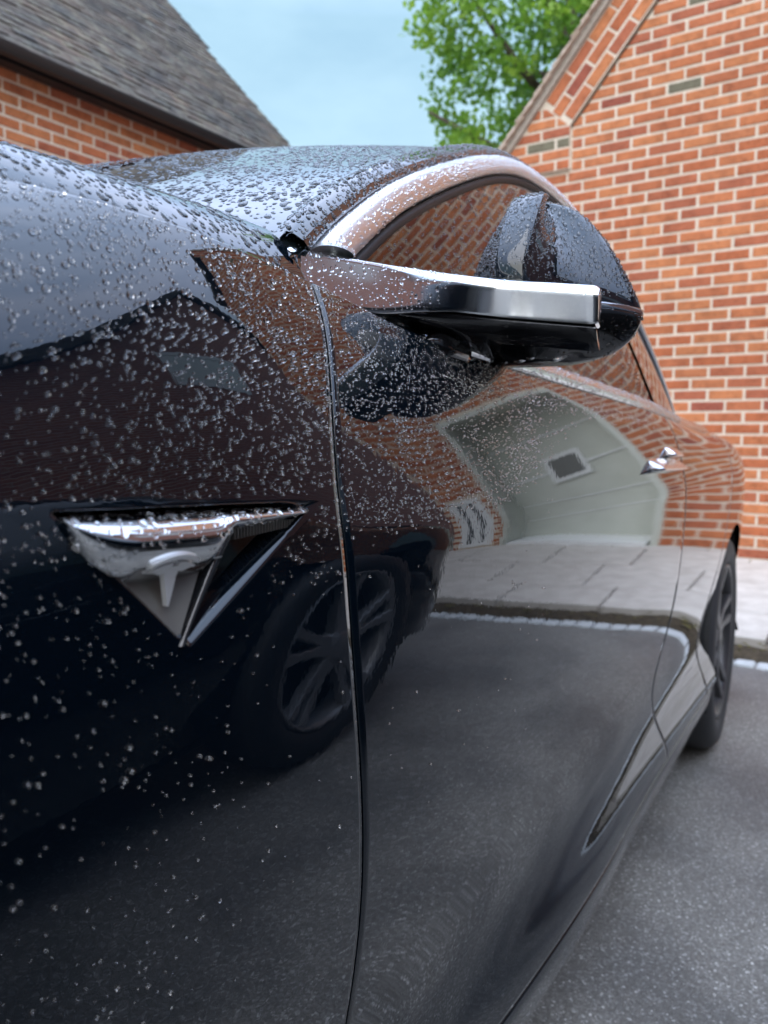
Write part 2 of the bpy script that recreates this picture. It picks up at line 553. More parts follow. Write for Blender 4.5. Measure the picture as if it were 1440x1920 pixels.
# ---- row of granite setts, soil strip and slab pavement in front of the garage
chan = empty('drainage_channel', env2w((0, 3.6, gz(3.6))), (0, 0, ENV)); chan['_b'] = [0, 3.6, gz(3.6)]
tag(chan, 'row of pale granite setts along the edge of the drive', None, kind='structure')
mb = MB(); mb.box(-0.045, 0.045, -0.046, 0.046, -0.06, 0.012)
sett0 = None
u = -3.4
k = 0
while u < 4.6:
    w = 0.094 + rng.uniform(-0.006, 0.008)
    if sett0 is None:
        o = mb.build('sett', M['setts']); bevel(o, 0.012, 2); sett0 = o
    else:
        o = sett0.copy(); col.objects.link(o)
    o.scale = (w / 0.096, 1.0, 1.0)
    o.rotation_euler = (rng.uniform(-.04, .04), rng.uniform(-.04, .04), rng.uniform(-.05, .05))
    o.location = (u + w / 2, 3.60 + rng.uniform(-.006, .006), gz(3.6) + rng.uniform(-.003, .004))
    put(o, chan)
    u += w
soilv, soilf = [], []
nu = 160
for j, (v, z) in enumerate(((3.64, -0.105), (3.68, -0.088), (3.74, -0.078), (3.84, -0.085))):
    for i in range(nu):
        soilv.append((-3.4 + 8.0 * i / (nu - 1), v, z + rng.uniform(-.009, .011)))
soil = link('soil_strip', soilv, grid_faces(4, nu), M['soil']); soil.rotation_euler = (0, 0, ENV)
tag(soil, 'strip of damp soil and leaf litter below the paving', None, kind='structure')
# a few fallen leaves and moss tufts on it
mb = MB()
for i in range(260):
    u, v = rng.uniform(-3.2, 4.4), rng.uniform(3.645, 3.80)
    s = rng.uniform(.008, .022); a = rng.uniform(0, 6.28)
    c, d = math.cos(a) * s, math.sin(a) * s
    z = -0.07 + rng.uniform(0, .012)
    mb.add([(u - c, v - d, z), (u + d * .5, v - c * .5, z + .006), (u + c, v + d, z + .004), (u - d * .5, v + c * .5, z + .008)], [(0, 1, 2, 3)], 0)
lf = mb.build('fallen_leaves', M['moss']); lf.rotation_euler = (0, 0, ENV)
tag(lf, 'yellow brown leaf litter scattered on the soil strip', 'leaf litter', kind='stuff')

pave = empty('pavement', env2w((0, 3.82, -0.05)), (0, 0, ENV)); pave['_b'] = [0, 3.82, -0.05]
tag(pave, 'pale concrete slab paving in front of the garage', None, kind='structure')
def pz(v): return -0.042 + (v - 3.82) * (0.062 + 0.042) / (5.56 - 3.82)
vrows = [3.82, 4.26, 4.86, 5.46, 5.58]
off = [0.0, 0.22, 0.05, 0.3]
for r_ in range(len(vrows) - 1):
    u = -3.4 + off[r_]
    while u < 4.6:
        w = 0.6
        v0, v1 = vrows[r_], vrows[r_ + 1]
        g = 0.005
        dz = rng.uniform(-.003, .003)
        mb = MB()
        z0, z1 = pz(v0) + dz, pz(v1) + dz
        vv = [(u + g, v0 + g, z0 - .05), (u + w - g, v0 + g, z0 - .05), (u + w - g, v1 - g, z1 - .05), (u + g, v1 - g, z1 - .05),
              (u + g, v0 + g, z0), (u + w - g, v0 + g, z0), (u + w - g, v1 - g, z1), (u + g, v1 - g, z1)]
        mb.add(vv, [(0, 3, 2, 1), (4, 5, 6, 7), (0, 1, 5, 4), (1, 2, 6, 5), (2, 3, 7, 6), (3, 0, 4, 7)])
        o = mb.build('paving_slab', M['slab']); bevel(o, 0.006, 2)
        put(o, pave)
        u += w
bed = link('joint_bed', [(-3.4, 3.835, pz(3.835) - .03), (4.6, 3.835, pz(3.835) - .03), (4.6, 5.6, pz(5.6) - .03), (-3.4, 5.6, pz(5.6) - .03)], [(0, 1, 2, 3)], M['soil'])
put(bed, pave)
mb = MB(); mb.box(-3.4, 4.6, 3.835, 3.86, -.16, pz(3.84) - .03)
put(mb.build('kerb_face', M['mortar2']), pave)

# ---------------------------------------------------------------- brickwork
def clip_poly(poly, planes):
    for (a, b, c) in planes:
        out = []
        for i in range(len(poly)):
            p, q = poly[i], poly[(i + 1) % len(poly)]
            dp, dq = a * p[0] + b * p[1] - c, a * q[0] + b * q[1] - c
            if dp <= 0: out.append(p)
            if (dp < 0 < dq) or (dq < 0 < dp):
                t = dp / (dp - dq)
                out.append((p[0] + t * (q[0] - p[0]), p[1] + t * (q[1] - p[1])))
        poly = out
        if len(poly) < 3: return []
    return poly

def poly_area(p):
    return 0.5 * abs(sum(p[i][0] * p[(i + 1) % len(p)][1] - p[(i + 1) % len(p)][0] * p[i][1] for i in range(len(p))))

def brick_geo(poly, depth=0.014, ch=0.0035):
    """front face at d = 0 with a small worn edge, sides running back; coordinates (a, z, d)"""
    n = len(poly)
    cx = sum(p[0] for p in poly) / n; cz = sum(p[1] for p in poly) / n
    def shrink(p, k):
        dx, dz = p[0] - cx, p[1] - cz
        L = max(math.hypot(dx, dz), 1e-6)
        sx = max(0.0, abs(dx) - k) * (1 if dx > 0 else -1); sz = max(0.0, abs(dz) - k) * (1 if dz > 0 else -1)
        return (cx + sx, cz + sz)
    v = [(p[0], p[1], -depth) for p in poly] + [(p[0], p[1], -ch) for p in poly] + [(*shrink(p, ch), 0.0) for p in poly]
    f = []
    for r_ in range(2):
        for i in range(n):
            f.append((r_ * n + i, r_ * n + (i + 1) % n, (r_ + 1) * n + (i + 1) % n, (r_ + 1) * n + i))
    f.append(tuple(range(2 * n, 3 * n)))
    return v, f

def lay_bricks(root, P, a0, a1, z0, z1, planes=(), holes=(), phase=0.0, course=0.075, length=0.225, joint=0.0165, single=None, proud=0.0, rows=None):
    """lay courses; P(a, z, d) -> house coordinates. single(u, z) says which bricks become parts of their own"""
    ref = {}
    nr = int(round((z1 - z0) / course))
    for k in range(nr):
        zb = z0 + k * course
        a = a0 - length + ((phase + 0.5 * (k % 2)) % 1.0) * length
        while a < a1:
            x0, x1_ = a + joint / 2, a + length - joint / 2
            a += length
            zz0, zz1 = zb + joint / 2, zb + course - joint / 2
            segs = [(max(x0, a0), min(x1_, a1))]
            for (h0, h1, g0, g1) in holes:
                if zz1 > g0 + .01 and zz0 < g1 - .01:
                    ns = []
                    for (s0, s1) in segs:
                        if s1 <= h0 or s0 >= h1: ns.append((s0, s1)); continue
                        if s0 < h0: ns.append((s0, h0 - joint * .5))
                        if s1 > h1: ns.append((h1 + joint * .5, s1))
                    segs = ns
            for (s0, s1) in segs:
                if s1 - s0 < 0.02: continue
                poly = clip_poly([(s0, zz0), (s1, zz0), (s1, zz1), (s0, zz1)], planes)
                if len(poly) < 3 or poly_area(poly) < 0.0012: continue
                cx = sum(p[0] for p in poly) / len(poly); cz = sum(p[1] for p in poly) / len(poly)
                full = len(poly) == 4 and abs((s1 - s0) - (length - joint)) < 1e-6 and abs(poly_area(poly) - (length - joint) * (course - joint)) < 1e-7
                jd = proud + rng.uniform(-.0015, .0015)
                if single is not None and single(cx, cz):
                    if full and 'm' in ref:
                        o = bpy.data.objects.new('brick', ref['m']); col.objects.link(o)
                    else:
                        v, f = brick_geo([(p[0] - cx, p[1] - cz) for p in poly])
                        o0 = Vector(P(0, 0, 0))
                        o = link('brick', [Vector(P(q[0], q[1], q[2])) - o0 for q in v], f, M['brick'])
                        if full: ref['m'] = o.data
                    o.location = Vector(P(cx + rng.uniform(-.0012, .0012), cz + rng.uniform(-.0010, .0010), jd))
                    if full: o.scale = (1 + rng.uniform(-.012, .012), 1 + rng.uniform(-.012, .012), 1 + rng.uniform(-.03, .03))
                    put(o, root)
                else:
                    v, f = brick_geo(poly)
                    root_rows[root.name].add([P(q[0], q[1], q[2] + jd) for q in v], f, rng.random())
root_rows = {}
def finish_rows(root):
    o = root_rows[root.name].build('brick_courses', M['brick_attr'], tint=True)
    o['kind'] = 'stuff'
    put(o, root)
    return o

# ---- garage: brick gable end facing the drive, white door out of the photo's right edge but mirrored in the car
VW = 5.55
GA = R(50.0)
sx, sz = math.cos(GA), math.sin(GA)
nx, nz = -sz, sx
p0 = (-2.53, 2.994)
def dpl(k):      # half plane n.(p-p0) <= k
    return (nx, nz, nx * p0[0] + nz * p0[1] + k)
tip = (-2.01, 3.075)
garage = env_root('brick_garage', (0.4, VW, 0.06))
tag(garage, 'red brick garage gable with steep tiled verge beyond the car', 'garage')
root_rows[garage.name] = MB()
PG = lambda a, z, d: (a, VW - d, z)
DOOR = (0.20, 1.42, 0.06, 2.20)
WIN = (1.49, 1.76, 0.10, 1.30)
car_outline = [(-10, 285), (945, 285), (1060, 385), (1190, 585), (1270, 790), (1365, 860), (1405, 1000), (1412, 1080), (2000, 1090)]
def seen_brick(u, z):
    q = seen_at(env2w((u, VW, z)))
    if not (-20 < q[0] < 1475 and -30 < q[1] < 1080): return False
    yy = np.interp(q[0], [c[0] for c in car_outline], [c[1] for c in car_outline])
    return q[1] < yy + 22 and q[0] > 930
slope_r = (sz, sx, sz * (0.5 + 0.0) + sx * (2.994 + (0.5 + 2.53) * math.tan(GA)))   # the far slope of the gable
NEAR = [dpl(-0.36)]
lay_bricks(garage, PG, -2.45, 1.82, 0.06, 7.5, planes=[dpl(-0.36), (sz, sx, sz * 0.6 + sx * (2.994 + 3.13 * math.tan(GA) - 0.36 / sx))],
           holes=[DOOR[:2] + (0.0, DOOR[3]), WIN, (-3.0, -2.005, 2.775, 6.5)], phase=0.37, single=seen_brick)
# kneeler: proud bricks under the foot of the verge
lay_bricks(garage, PG, -2.7, -2.012, 2.775, 3.30, planes=[dpl(-0.075), (sx, sz, sx * tip[0] + sz * tip[1] - .006)], phase=0.62, single=seen_brick, proud=0.028)
# verge band: three courses that follow the slope
def PV(a, z, d):     # a along the slope from the tip, z outwards from the inner edge
    u = tip[0] + a * sx + (z - 0.0) * nx
    w = tip[1] + a * sz + (z - 0.0) * nz
    return (u, VW - d, w)
band0 = nx * (tip[0] - p0[0]) + nz * (tip[1] - p0[1])
def seen_verge(a, z):
    p = PV(a, z, 0); return seen_brick(p[0], p[2])
lay_bricks(garage, PV, 0.006, 4.2, 0.0, 0.276, course=0.092, length=0.232, phase=0.1, single=seen_verge, proud=0.028)
finish_rows(garage)
# mortar bodies behind the bricks
mb = MB()
zr = lambda u: p0[1] + (u - p0[0]) * math.tan(GA) - 0.36 / sx
up_u = 0.6
apex = zr(up_u)
ring = [(-2.45, -0.1), (DOOR[0], -0.1), (DOOR[0], DOOR[3]), (DOOR[1], DOOR[3]), (DOOR[1], -0.1), (1.82, -0.1), (1.82, max(0.5, apex - (1.82 - up_u) * math.tan(GA))), (up_u, apex), (-2.45, zr(-2.45))]
n = len(ring)
vv = [(p[0], VW + 0.005, p[1]) for p in ring] + [(p[0], VW + 0.22, p[1]) for p in ring]
ff = [tuple(range(n)), tuple(range(2 * n - 1, n - 1, -1))] + [(i, n + i, n + (i + 1) % n, (i + 1) % n) for i in range(n)]
mb.add(vv, ff)
put(mb.build('wall', M['mortar']), garage)
mb = MB()
def quad_prism(pts, d0, d1):
    m = len(pts)
    v = [(p[0], VW - d0, p[1]) for p in pts] + [(p[0], VW - d1, p[1]) for p in pts]
    f = [tuple(range(m)), tuple(range(2 * m - 1, m - 1, -1))] + [(i, m + i, m + (i + 1) % m, (i + 1) % m) for i in range(m)]
    return v, f
b0 = PV(0, 0, 0); b1 = PV(4.2, 0, 0); b2 = PV(4.2, .276, 0); b3 = PV(0, .276, 0)
mb.add(*quad_prism([(b0[0], b0[2]), (b1[0], b1[2]), (b2[0], b2[2]), (b3[0], b3[2])], 0.023, -0.01))
mb.add(*quad_prism([(-2.75, 2.778), (-2.006, 2.778), (b0[0], b0[2]), (b3[0], b3[2]), (-2.75, 2.80)], 0.0225, -0.01))
put(mb.build('verge_bed', M['mortar']), garage)
# verge tiles, one by one
for k in range(44):
    a = -0.95 + k * 0.105
    mb = MB()
    L, T, W = 0.170, 0.015, 0.30
    mb.box(-L * .5, L * .5, -0.075, W, 0, T)
    o = mb.build('verge_tile', M['verge_tile']); bevel(o, 0.003, 1)
    d = band0 + 0.276 + 0.045
    pu = p0[0] + nx * d + sx * (a + (tip[0] - p0[0]) * sx + (tip[1] - p0[1]) * sz)
    pzv = p0[1] + nz * d + sz * (a + (tip[0] - p0[0]) * sx + (tip[1] - p0[1]) * sz)
    o.location = (pu, VW - 0.03 + rng.uniform(-.008, .008), pzv)
    o.rotation_euler = (rng.uniform(-.02, .02), -(GA - R(7) + rng.uniform(-.015, .015)), 0)
    put(o, garage)
mb = MB()   # pale pointing under the tiles
q0, q1 = PV(-1.0, .276, 0), PV(4.2, .276, 0); q2, q3 = PV(4.2, .322, 0), PV(-1.0, .322, 0)
mb.add(*quad_prism([(q0[0], q0[2]), (q1[0], q1[2]), (q2[0], q2[2]), (q3[0], q3[2])], 0.055, -0.1))
put(mb.build('verge_pointing', M['mortar2']), garage)
# roof slopes running back
mb = MB()
ap = (up_u, apex + 0.47)
for s, run in ((-1, 3.2), (1, 1.35)):
    e = (up_u + s * run, ap[1] - run * math.tan(GA))
    v = [(ap[0], VW + .02, ap[1]), (e[0], VW + .02, e[1]), (e[0], VW + 5, e[1]), (ap[0], VW + 5, ap[1]),
         (ap[0], VW + .02, ap[1] - .06), (e[0], VW + .02, e[1] - .06), (e[0], VW + 5, e[1] - .06), (ap[0], VW + 5, ap[1] - .06)]
    mb.add(v, [(0, 1, 2, 3), (4, 7, 6, 5), (0, 4, 5, 1), (1, 5, 6, 2), (2, 6, 7, 3), (3, 7, 4, 0)])
put(mb.build('roof', M['roof']), garage)
mb = MB(); mb.box(-2.45, -2.25, VW + .22, VW + 5, -.1, 2.7); mb.box(1.62, 1.82, VW + .22, VW + 5, -.1, 4.6); mb.box(-2.25, 1.62, VW + 4.8, VW + 5, -.1, 2.2)
put(mb.build('side_wall', M['brick_attr'], tint=True), garage)
# white garage door in its frame
d0, d1, e0, e1 = DOOR
RV = .42
gd = MB().box(d0 + .02, d1 - .02, VW + RV, VW + RV + .04, e0 + .02, e1).build('garage_door', M['render']); put(gd, garage)
mb = MB()
mb.box(d0, d0 + .05, VW - .008, VW + RV, e0, e1); mb.box(d1 - .05, d1, VW - .008, VW + RV, e0, e1); mb.box(d0 + .05, d1 - .05, VW - .008, VW + RV, e1 - .05, e1)
fr = mb.build('door_frame', M['render']); sub(fr, gd)
mb = MB().box(d0 + .07, d1 - .07, VW - .01, VW + RV, e0 - .03, e0 + .03); sub(mb.build('threshold', M['white']), gd)
for k in range(4):
    zc = e0 + .42 + k * .42
    sub(MB().box(d0 + .075, d1 - .075, VW + RV - .012, VW + RV - .0005, zc, zc + .02).build('panel_rib', M['white']), gd)
wx = (d0 + d1) / 2
sub(MB().box(wx - .17, wx + .17, VW + RV - .022, VW + RV - .002, 1.20, 1.50).build('door_window', M['white']), gd)
sub(MB().box(wx - .125, wx + .125, VW + RV - .028, VW + RV - .0225, 1.245, 1.455).build('pane', M['house_glass']), gd)
# white glazed side door and window next to it
w0, w1, h0, h1 = WIN
put(MB().box(w0 + .06, w1 - .06, VW - .004, VW + .002, h0 + .06, h1 - .06).build('window_pane', M['house_glass']), garage)
mb = MB()
mb.box(w0, w0 + .07, VW - .01, VW + .1, h0, h1); mb.box(w1 - .07, w1, VW - .01, VW + .1, h0, h1)
mb.box(w0 + .07, w1 - .07, VW - .01, VW + .1, h1 - .07, h1); mb.box(w0 + .07, w1 - .07, VW - .01, VW + .1, h0, h0 + .07)
mid = (w0 + w1) / 2
mb.box(mid - .035, mid + .035, VW - .005, VW + .1, h0 + .07, h1 - .07)
for zz in (.48, .88): mb.box(w0 + .07, w1 - .07, VW - .002, VW + .1, zz, zz + .05)
put(mb.build('window_frame', M['white']), garage)

# ---- the neighbouring house on the far side of the car: brick wall under a mossy tiled roof
UW = -4.86
RA = R(46.5)
house = env_root('brick_house', (UW, 2.0, 0.0))
tag(house, 'red brick house with mossy grey tiled roof and black gutter', 'house')
root_rows[house.name] = MB()
PH = lambda a, z, d: (UW + d, a, z)
def seen_left(v, z):
    q = seen_at(env2w((UW, v, z)))
    return -25 < q[0] < 380 and -20 < q[1] < 320 and q[1] < 330
lay_bricks(house, PH, -3.0, 6.05, 0.0, 3.225, phase=0.2, single=lambda v, z: seen_left(v, z) and z > 2.3)
finish_rows(house)
put(MB().box(UW - .25, UW - .005, -3.0, 6.05, -.1, 3.25).build('wall', M['mortar']), house)
mb = MB(); mb.add([(UW - .25, 6.05, -.1), (UW - 5.6, 6.05, -.1), (UW - 5.6, 6.05, 3.2), (UW - 2.9, 6.05, 6.1), (UW - .25, 6.05, 3.2)], [(0, 1, 2, 3, 4)])
put(mb.build('gable_wall', M['mortar2']), house)
ex, ez = -4.74, 3.30
cr, sr = math.cos(RA), math.sin(RA)
mb = MB()
nrow = 42
for r_ in range(nrow):
    t = r_ * 0.1
    V1 = 6.17 + (0.10 if ex - t * cr < -6.30 else 0.0)
    v = -3.0 + (0.0825 if r_ % 2 else 0)
    while v < V1 - .02:
        w = min(0.162, V1 - v) + (rng.uniform(-.012, .012) if v + .165 >= V1 else 0)
        th = .016; Lr = .155
        lift = .014 + rng.uniform(-.004, .006); sk = rng.uniform(-.003, .003)
        def Q(s, h): return (ex - (t + s) * cr - h * sr * -1 * -1, ez + (t + s) * sr + h * cr)
        a_, b_ = Q(-.005 + sk, lift), Q(Lr, .004)
        c_, d_ = Q(-.005 + sk, lift + th), Q(Lr, .004 + th)
        # outward normal of the roof plane is (sr, cr)
        def Qn(s, h): return (ex - (t + s) * cr + h * sr, ez + (t + s) * sr + h * cr)
        a_, b_, c_, d_ = Qn(-.005 + sk, lift), Qn(Lr, .004), Qn(-.005 + sk, lift + th), Qn(Lr, .004 + th)
        vv = [(a_[0], v, a_[1]), (a_[0], v + w, a_[1]), (b_[0], v + w, b_[1]), (b_[0], v, b_[1]), (c_[0], v, c_[1]), (c_[0], v + w, c_[1]), (d_[0], v + w, d_[1]), (d_[0], v, d_[1])]
        mb.add(vv, [(4, 5, 6, 7), (0, 4, 7, 3), (1, 2, 6, 5), (0, 1, 5, 4)], rng.random())
        v += .165
o = mb.build('roof_tiles', M['roof'], tint=True); o['kind'] = 'stuff'; put(o, house)
mb = MB()
topx, topz = ex - nrow * .1 * cr, ez + nrow * .1 * sr
vv = [(ex, -3.0, ez - .01), (ex, 6.12, ez - .01), (topx, 6.12, topz - .01), (topx, -3.0, topz - .01), (ex + .0, -3.0, ez - .06), (ex, 6.12, ez - .06), (topx, 6.12, topz - .07), (topx, -3.0, topz - .07)]
mb.add(vv, [(0, 1, 2, 3), (4, 7, 6, 5), (0, 4, 5, 1), (1, 5, 6, 2), (2, 6, 7, 3)])
ox = UW - 5.6
mb.add([(topx, -3.0, topz), (topx, 6.12, topz), (2 * topx - ex, 6.12, ez), (2 * topx - ex, -3.0, ez)], [(0, 3, 2, 1)])
put(mb.build('roof', M['roof']), house)
mb = MB()     # gutter: open half round
prof = [(.062 * math.cos(t), .062 * math.sin(t)) for t in np.linspace(math.pi, 2 * math.pi, 10)] + [(.057 * math.cos(t), .057 * math.sin(t)) for t in np.linspace(2 * math.pi, math.pi, 10)]
gvv = [(-4.69 + p[0], v, 3.275 + p[1]) for v in (-3.0, 6.1) for p in prof]
mb.add(gvv, grid_faces(2, 20, closed=True))
g_ = mb.build('gutter', M['gutter'], smooth=False); put(g_, house)
mb = MB().box(UW + .005, -4.76, -3.0, 6.1, 3.215, 3.29); put(mb.build('fascia', M['gutter']), house)

# ---- brick house across the drive, seen mirrored in the front wing
def brick_tex(name):
    m, nt, b = nodes_of(name)
    ge = nt.nodes.new('ShaderNodeTexCoord')
    sp = nt.nodes.new('ShaderNodeSeparateXYZ'); cb = nt.nodes.new('ShaderNodeCombineXYZ')
    nt.links.new(ge.outputs['Object'], sp.inputs[0]); nt.links.new(sp.outputs[1], cb.inputs[0]); nt.links.new(sp.outputs[2], cb.inputs[1])
    br = N(nt, 'ShaderNodeTexBrick', Scale=1.0)
    br.inputs['Brick Width'].default_value = .225; br.inputs['Row Height'].default_value = .075; br.inputs['Mortar Size'].default_value = .006
    br.inputs['Color1'].default_value = (.37, .135, .085, 1); br.inputs['Color2'].default_value = (.28, .10, .07, 1); br.inputs['Mortar'].default_value = (.50, .43, .36, 1)
    nt.links.new(cb.outputs[0], br.inputs['Vector'])
    nt.links.new(br.outputs['Color'], b.inputs['Base Color'])
    b.inputs['Roughness'].default_value = .85
    bp = N(nt, 'ShaderNodeBump', Strength=.6, Distance=.006); bp.invert = True
    nt.links.new(br.outputs['Fac'], bp.inputs['Height']); nt.links.new(bp.outputs['Normal'], b.inputs['Normal'])
    return m
M['brick_far'] = brick_tex('brick_wall_across_drive')
UR = 4.9
HR = 4.5
house2 = env_root('brick_house', (UR, 3.0, 0.0))
tag(house2, 'brick house mirrored in the front wing, white framed upper window', 'house')
GV0, GV1, GZ = 3.35, 16.65, 10.0
gm = (GV0 + GV1) / 2
ringh = [(-9.0, -.2), (23.3, -.2), (23.3, HR), (GV1, HR), (gm, GZ), (GV0, HR), (1.6, HR), (1.6, 6.0), (-9.0, 6.0)]
m_ = len(ringh)
mb = MB().add([(UR, p[0], p[1]) for p in ringh] + [(UR + .25, p[0], p[1]) for p in ringh],
              [tuple(range(m_ - 1, -1, -1)), tuple(range(m_, 2 * m_))] + [(i, (i + 1) % m_, m_ + (i + 1) % m_, m_ + i) for i in range(m_)])
put(mb.build('wall', M['brick_far']), house2)
put(MB().box(UR + .25, UR + 6.0, -9.0, -8.75, -.2, HR).build('end_wall', M['brick_far']), house2)
mb = MB()
for (a, b, hr_) in ((-9.3, 1.75, 6.0), (1.8, GV0 - .2, HR), (GV1 + .2, 23.45, HR)):
    mb.add([(UR - .35, a, hr_ - .05), (UR - .35, b, hr_ - .05), (UR + 3.4, b, hr_ + 3.0), (UR + 3.4, a, hr_ + 3.0),
            (UR - .35, a, hr_ - .17), (UR - .35, b, hr_ - .17), (UR + 3.4, b, hr_ + 2.85), (UR + 3.4, a, hr_ + 2.85)],
           [(0, 1, 2, 3), (4, 7, 6, 5), (0, 4, 5, 1), (1, 5, 6, 2), (3, 7, 4, 0)])
put(mb.build('roof', M['roof']), house2)
mb = MB()
for s_ in (-1, 1):
    e = gm + s_ * (gm - GV0 + .35); ez_ = HR - .35 * (GZ - HR) / (gm - GV0)
    mb.add([(UR - .30, gm, GZ + .35), (UR - .30, e, ez_ + .35), (UR + 7, e, ez_ + .35), (UR + 7, gm, GZ + .35),
            (UR - .30, gm, GZ + .02), (UR - .30, e, ez_ + .02), (UR + 7, e, ez_ + .02), (UR + 7, gm, GZ + .02)],
           [(0, 1, 2, 3), (4, 7, 6, 5), (0, 4, 5, 1), (1, 5, 6, 2)])
put(mb.build('gable_roof', M['roof']), house2)
put(MB().box(UR - .47, UR - .352, -9.2, 1.7, 6.0 - .2, 6.0 - .08).build('gutter', M['gutter']), house2)
def window(root, v0, v1, z0, z1):
    f = MB(); t = .13
    f.box(UR - .02, UR + .06, v0, v0 + t, z0, z1); f.box(UR - .02, UR + .06, v1 - t, v1, z0, z1)
    f.box(UR - .02, UR + .06, v0 + t, v1 - t, z0, z0 + t); f.box(UR - .02, UR + .06, v0 + t, v1 - t, z1 - t, z1)
    f.box(UR - .015, UR + .06, (v0 + v1) / 2 - .03, (v0 + v1) / 2 + .03, z0 + t, z1 - t)
    o = f.build('window', M['white']); put(o, root)
    p = MB().box(UR - .008, UR - .002, v0 + t, v1 - t, z0 + t, z1 - t).build('pane', M['pale_pane']); sub(p, o)
window(house2, 6.7, 9.6, 4.75, 6.0)
window(house2, 0.2, 1.8, 2.3, 3.4)
window(house2, -5.5, -4.0, 2.3, 3.4)

# ---- broadleaf tree beyond the garage
tree = empty('broadleaf_tree', env2w((-3.55, 9.6, -.16)))
tag(tree, 'bright green broadleaf tree rising between the two roofs', 'tree')
mb = MB()
mb.tube([(0, 0, 0), (.05, .02, 1.5), (-.02, .05, 3.0), (.06, 0, 4.4), (.0, .05, 5.8), (.1, 0, 7.0)], [.24, .2, .17, .14, .1, .05], 10)
limbs = []
for k in range(16):
    z = 3.2 + k * .24
    a = k * 2.4 + rng.uniform(-.4, .4)
    L = 1.7 * (1 - max(0, (z - 5.4)) / 4.0)
    e = (math.cos(a) * L, math.sin(a) * L, z + .75 + rng.uniform(-.3, .4))
    md = (math.cos(a) * L * .5, math.sin(a) * L * .5, z + .45)
    mb.tube([(0, 0, z), md, e], [.07, .045, .015], 6)
    limbs.append((md, e))
put_t = mb.build('trunk', M['bark'], tree, smooth=True)
lv, lfc, lt = [], [], []
nclump = 470
cl = []
while len(cl) < nclump:
    p = rng.uniform(-1, 1, 3)
    if np.linalg.norm(p) > 1: continue
    rr = np.linalg.norm(p)
    if rr < .45 and rng.random() < .6: continue
    c = np.array([p[0] * 1.85, p[1] * 1.8, 6.15 + p[2] * 2.25])
    lump = math.sin(c[0] * 2.3 + 1.3) * math.sin(c[2] * 2.1) * math.sin(c[1] * 2.0 + .6)
    if lump < -.32: continue
    cl.append((c, rr))
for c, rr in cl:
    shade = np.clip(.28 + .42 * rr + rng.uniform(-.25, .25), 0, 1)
    R0 = rng.uniform(.20, .36)
    for q in range(int(rng.integers(30, 46))):
        d = rng.normal(0, 1, 3); d /= np.linalg.norm(d)
        pos = c + d * R0 * rng.uniform(.25, 1.0) * np.array([1, 1, .7])
        ax = rng.normal(0, 1, 3); ax[2] -= .5; ax /= np.linalg.norm(ax)
        sd_ = np.cross(ax, rng.normal(0, 1, 3)); sd_ /= np.linalg.norm(sd_) + 1e-9
        nn = np.cross(ax, sd_)
        L = rng.uniform(.06, .115); W = L * .42
        b = len(lv)
        lv += [pos, pos + ax * L * .5 + sd_ * W + nn * .008, pos + ax * L, pos + ax * L * .5 - sd_ * W + nn * .008]
        lfc += [(b, b + 1, b + 2), (b, b + 2, b + 3)]
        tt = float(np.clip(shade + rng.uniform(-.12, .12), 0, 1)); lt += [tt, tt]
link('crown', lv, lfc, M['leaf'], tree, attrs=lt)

# ================================================================ THE CAR
# car coordinates: +Y runs to the tail, X = -1.16 is the centre line, the near flank lies about X = -0.235, Z up from the drive
TILT = -math.atan(0.035)
car = empty('car', (0, -.031, 0.02), (TILT, 0, 0))
tag(car, 'glossy black saloon car beaded with rain, bright window trim', 'car')
XC = -1.16

def tau_table(pts):
    z = np.arange(0.10, 1.06, 0.0005)
    t = np.interp(z, [p[0] for p in pts], [p[1] for p in pts])
    k = np.exp(-0.5 * (np.arange(-24, 25) * 0.0005 / 0.0045) ** 2); k /= k.sum()
    t = np.convolve(np.pad(t, 24, mode='edge'), k, mode='valid')
    tt = np.tan(np.radians(t))
    I = -np.concatenate([[0], np.cumsum((tt[1:] + tt[:-1]) * .5 * 0.0005)])
    I -= np.interp(0.80, z, I)
    return z, I
TZ, I_DOOR = tau_table([(.10, -2), (.24, -2), (.30, -5), (.36, -9), (.46, -14), (.56, -10), (.66, -4.5), (.76, -1.5), (.818, 0), (.832, 5), (.852, 12), (.90, 15), (.95, 19), (.99, 30), (1.05, 40)])
_, I_LEDGE = tau_table([(.10, -4), (.285, -4), (.305, 6), (.325, 20), (.35, 27), (.385, 17), (.415, 1), (.45, -8), (.50, -13), (.57, -11), (.66, -5), (.76, -1.5), (.818, 0), (.832, 5), (.852, 12), (.90, 15), (.95, 19), (.99, 30), (1.05, 40)])
_, I_FEND = tau_table([(.10, -2), (.30, -4), (.36, -8), (.46, -12), (.56, -9), (.66, -4), (.76, 0), (.82, 4), (.86, 9), (.90, 15), (.94, 23), (.97, 36), (.99, 52), (1.003, 66), (1.05, 70)])
_, I_REAR = tau_table([(.10, -4), (.285, -4), (.305, 6), (.325, 20), (.35, 27), (.385, 17), (.415, 2), (.45, -5), (.50, -9), (.57, -8), (.66, -4), (.76, -1), (.82, 3), (.86, 10), (.90, 22), (.93, 38), (.96, 56), (.98, 66), (1.05, 70)])
X0 = spl([-1.22, -1.15, -1.0, -.75, -.37, 0, .3, .8, 1.4, 1.9, 2.5, 2.85, 3.1, 3.3, 3.38], [-.72, -.52, -.365, -.268, -.233, -.2335, -.2348, -.2345, -.2350, -.2335, -.229, -.238, -.275, -.36, -.46])
ZTOP = pch([-1.22, -1.0, -.75, -.37, 0, .2, .32, .43, .5, .6, 1.2, 2.0, 2.4, 2.8, 3.1, 3.38], [.70, .82, .90, .955, .99, 1.003, 1.001, .994, .986, .979, .977, .975, .972, .965, .945, .90])

